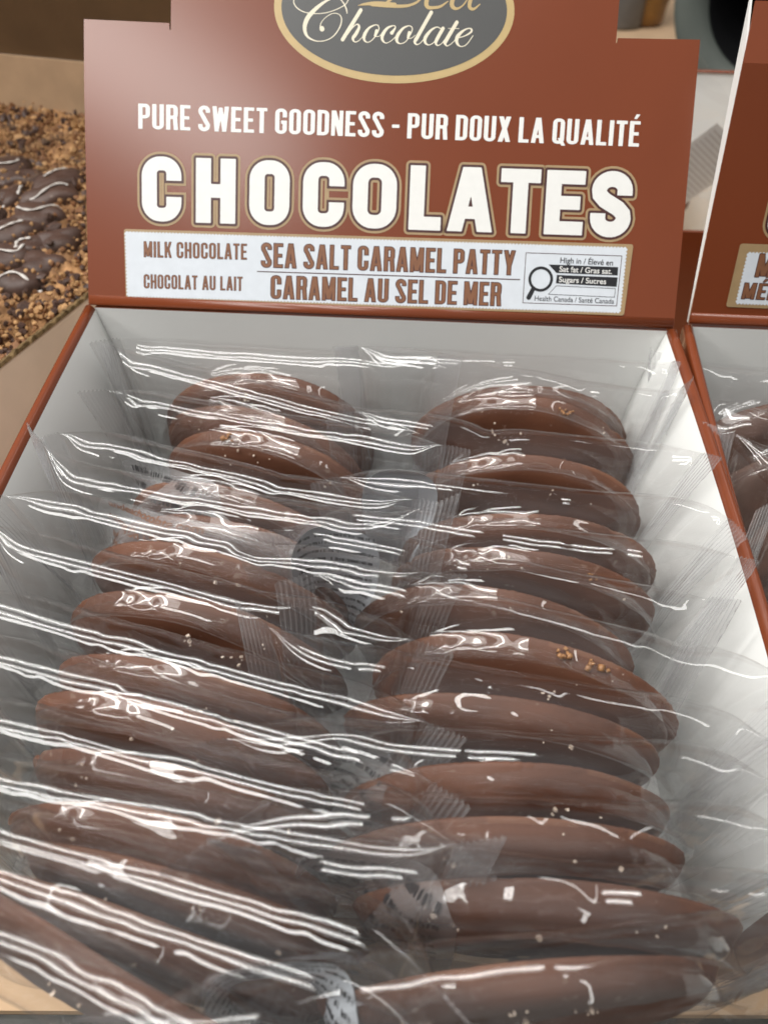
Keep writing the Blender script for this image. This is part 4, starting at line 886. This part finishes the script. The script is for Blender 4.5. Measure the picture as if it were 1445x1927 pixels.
# clear wrap lying on the bark
nx, ny = 46, 60; G = np.zeros((nx, ny, 3)); rw = np.random.RandomState(6)
for i in range(nx):
    for j in range(ny):
        p = ra + dr * (-.10 + (L0 + .06) * j / (ny - 1)) + nr_ * (.012 + .26 * i / (nx - 1)); h = .009 + .0030 * abs(math.sin(4.3 * i / 10 + 2.1 * j / 10)) + .0022 * abs(math.sin(1.3 * i / 4 - j / 6.)) + rw.normal(0, .0002)
        G[i, j] = (p[0], p[1], fillz(p) + h)
tag(fast_obj('clear_wrap', G, grid_faces(nx, ny), FILM, None), 'creased clear plastic wrap lying over the toffee bark', 'plastic wrap')

# ------------------------------------------------------------------ far right background: tan carton top, dark bin, amber jar
def far(px, py, z): return unp(px, py, z)
Zb = -.1125
pts = [far(1150, -160, Zb), far(1420, -160, Zb), far(1420, 150, Zb), far(1200, 150, Zb)]
o = board('flat_carton', [(p[0], p[1]) for p in (far(1120, -120, Zb), far(1150, 128, Zb), far(1420, 140, Zb), far(1500, -120, Zb))], -.119, Zb, KRAFT_PALE)
tag(o, 'pale tan flat carton standing behind the boxes, top right', 'carton')
bd = Mcam @ np.array([(1494 - CX) / FPX, -(-18 - CY) / FPX, -1]); bc = CAM + bd * .86; k = .86 / FPX
ax = -bd / np.linalg.norm(bd) * np.array([1, 1, .2]); ax /= np.linalg.norm(ax); sx_ = np.cross([0, 0, 1.], ax); sx_ /= np.linalg.norm(sx_); sz_ = np.cross(ax, sx_)
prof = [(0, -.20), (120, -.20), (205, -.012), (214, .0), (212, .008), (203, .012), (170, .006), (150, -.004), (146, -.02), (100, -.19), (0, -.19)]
nseg = 72; V = []; F = []; mi = []
for r, z in prof:
    for j in range(nseg): a = 2 * math.pi * j / nseg; V.append(bc + (sx_ * math.cos(a) + sz_ * math.sin(a)) * r * k + ax * z)
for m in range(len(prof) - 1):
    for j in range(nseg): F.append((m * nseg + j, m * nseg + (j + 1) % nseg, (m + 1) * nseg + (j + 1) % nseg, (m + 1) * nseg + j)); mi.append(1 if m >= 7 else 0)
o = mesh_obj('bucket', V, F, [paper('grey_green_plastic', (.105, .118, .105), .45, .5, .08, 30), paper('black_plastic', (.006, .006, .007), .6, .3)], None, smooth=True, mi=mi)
tag(o, 'grey green bucket lying on its side with black inside, behind the right header', 'bucket')
jar = tag(empty('amber_bottle', tuple(far(1215, 48, Zb))), 'amber glass bottle with dark band at the top right of the header card', 'bottle')
def lathe(name, prof, c, mat, parent, nseg=40, tilt=0):
    V = []; F = []; prof = [(r * 1.5, z * 1.5) for r, z in prof]
    for r, z in prof:
        for j in range(nseg): a = 2 * math.pi * j / nseg; V.append((c[0] + r * math.cos(a) + z * math.sin(tilt), c[1] + r * math.sin(a), c[2] + z * math.cos(tilt)))
    for m in range(len(prof) - 1):
        for j in range(nseg): F.append((m * nseg + j, m * nseg + (j + 1) % nseg, (m + 1) * nseg + (j + 1) % nseg, (m + 1) * nseg + j))
    return mesh_obj(name, V, F, mat, parent, smooth=True)
jc = far(1208, 50, Zb) + np.array([0, .02, .001])
AMB = paper('amber_glass', (.19, .085, .015), .15, .6, .3, 40)
lathe('glass_body', [(.0, 0), (.022, 0), (.026, .004), (.027, .02), (.033, .045), (.036, .06), (.036, .12), (.014, .15), (.014, .17), (0, .17)], jc, AMB, jar, tilt=.0)
lathe('dark_band', [(.0366, .055), (.0372, .058), (.0372, .10), (.0366, .104)], jc, paper('dark_wrap', (.03, .018, .010), .3, .6, .4, 60), jar)
keep(jar)
tag(tag(lathe('grey_canister', [(0, 0), (.028, 0), (.03, .003), (.03, .13), (.027, .135), (0, .135)], far(1166, 60, Zb) + np.array([0, .05, .001]), paper('grey_metal', (.12, .115, .11), .4, .6, .1, 50), None), 'grey canister beside the amber bottle behind the header card', 'canister'))
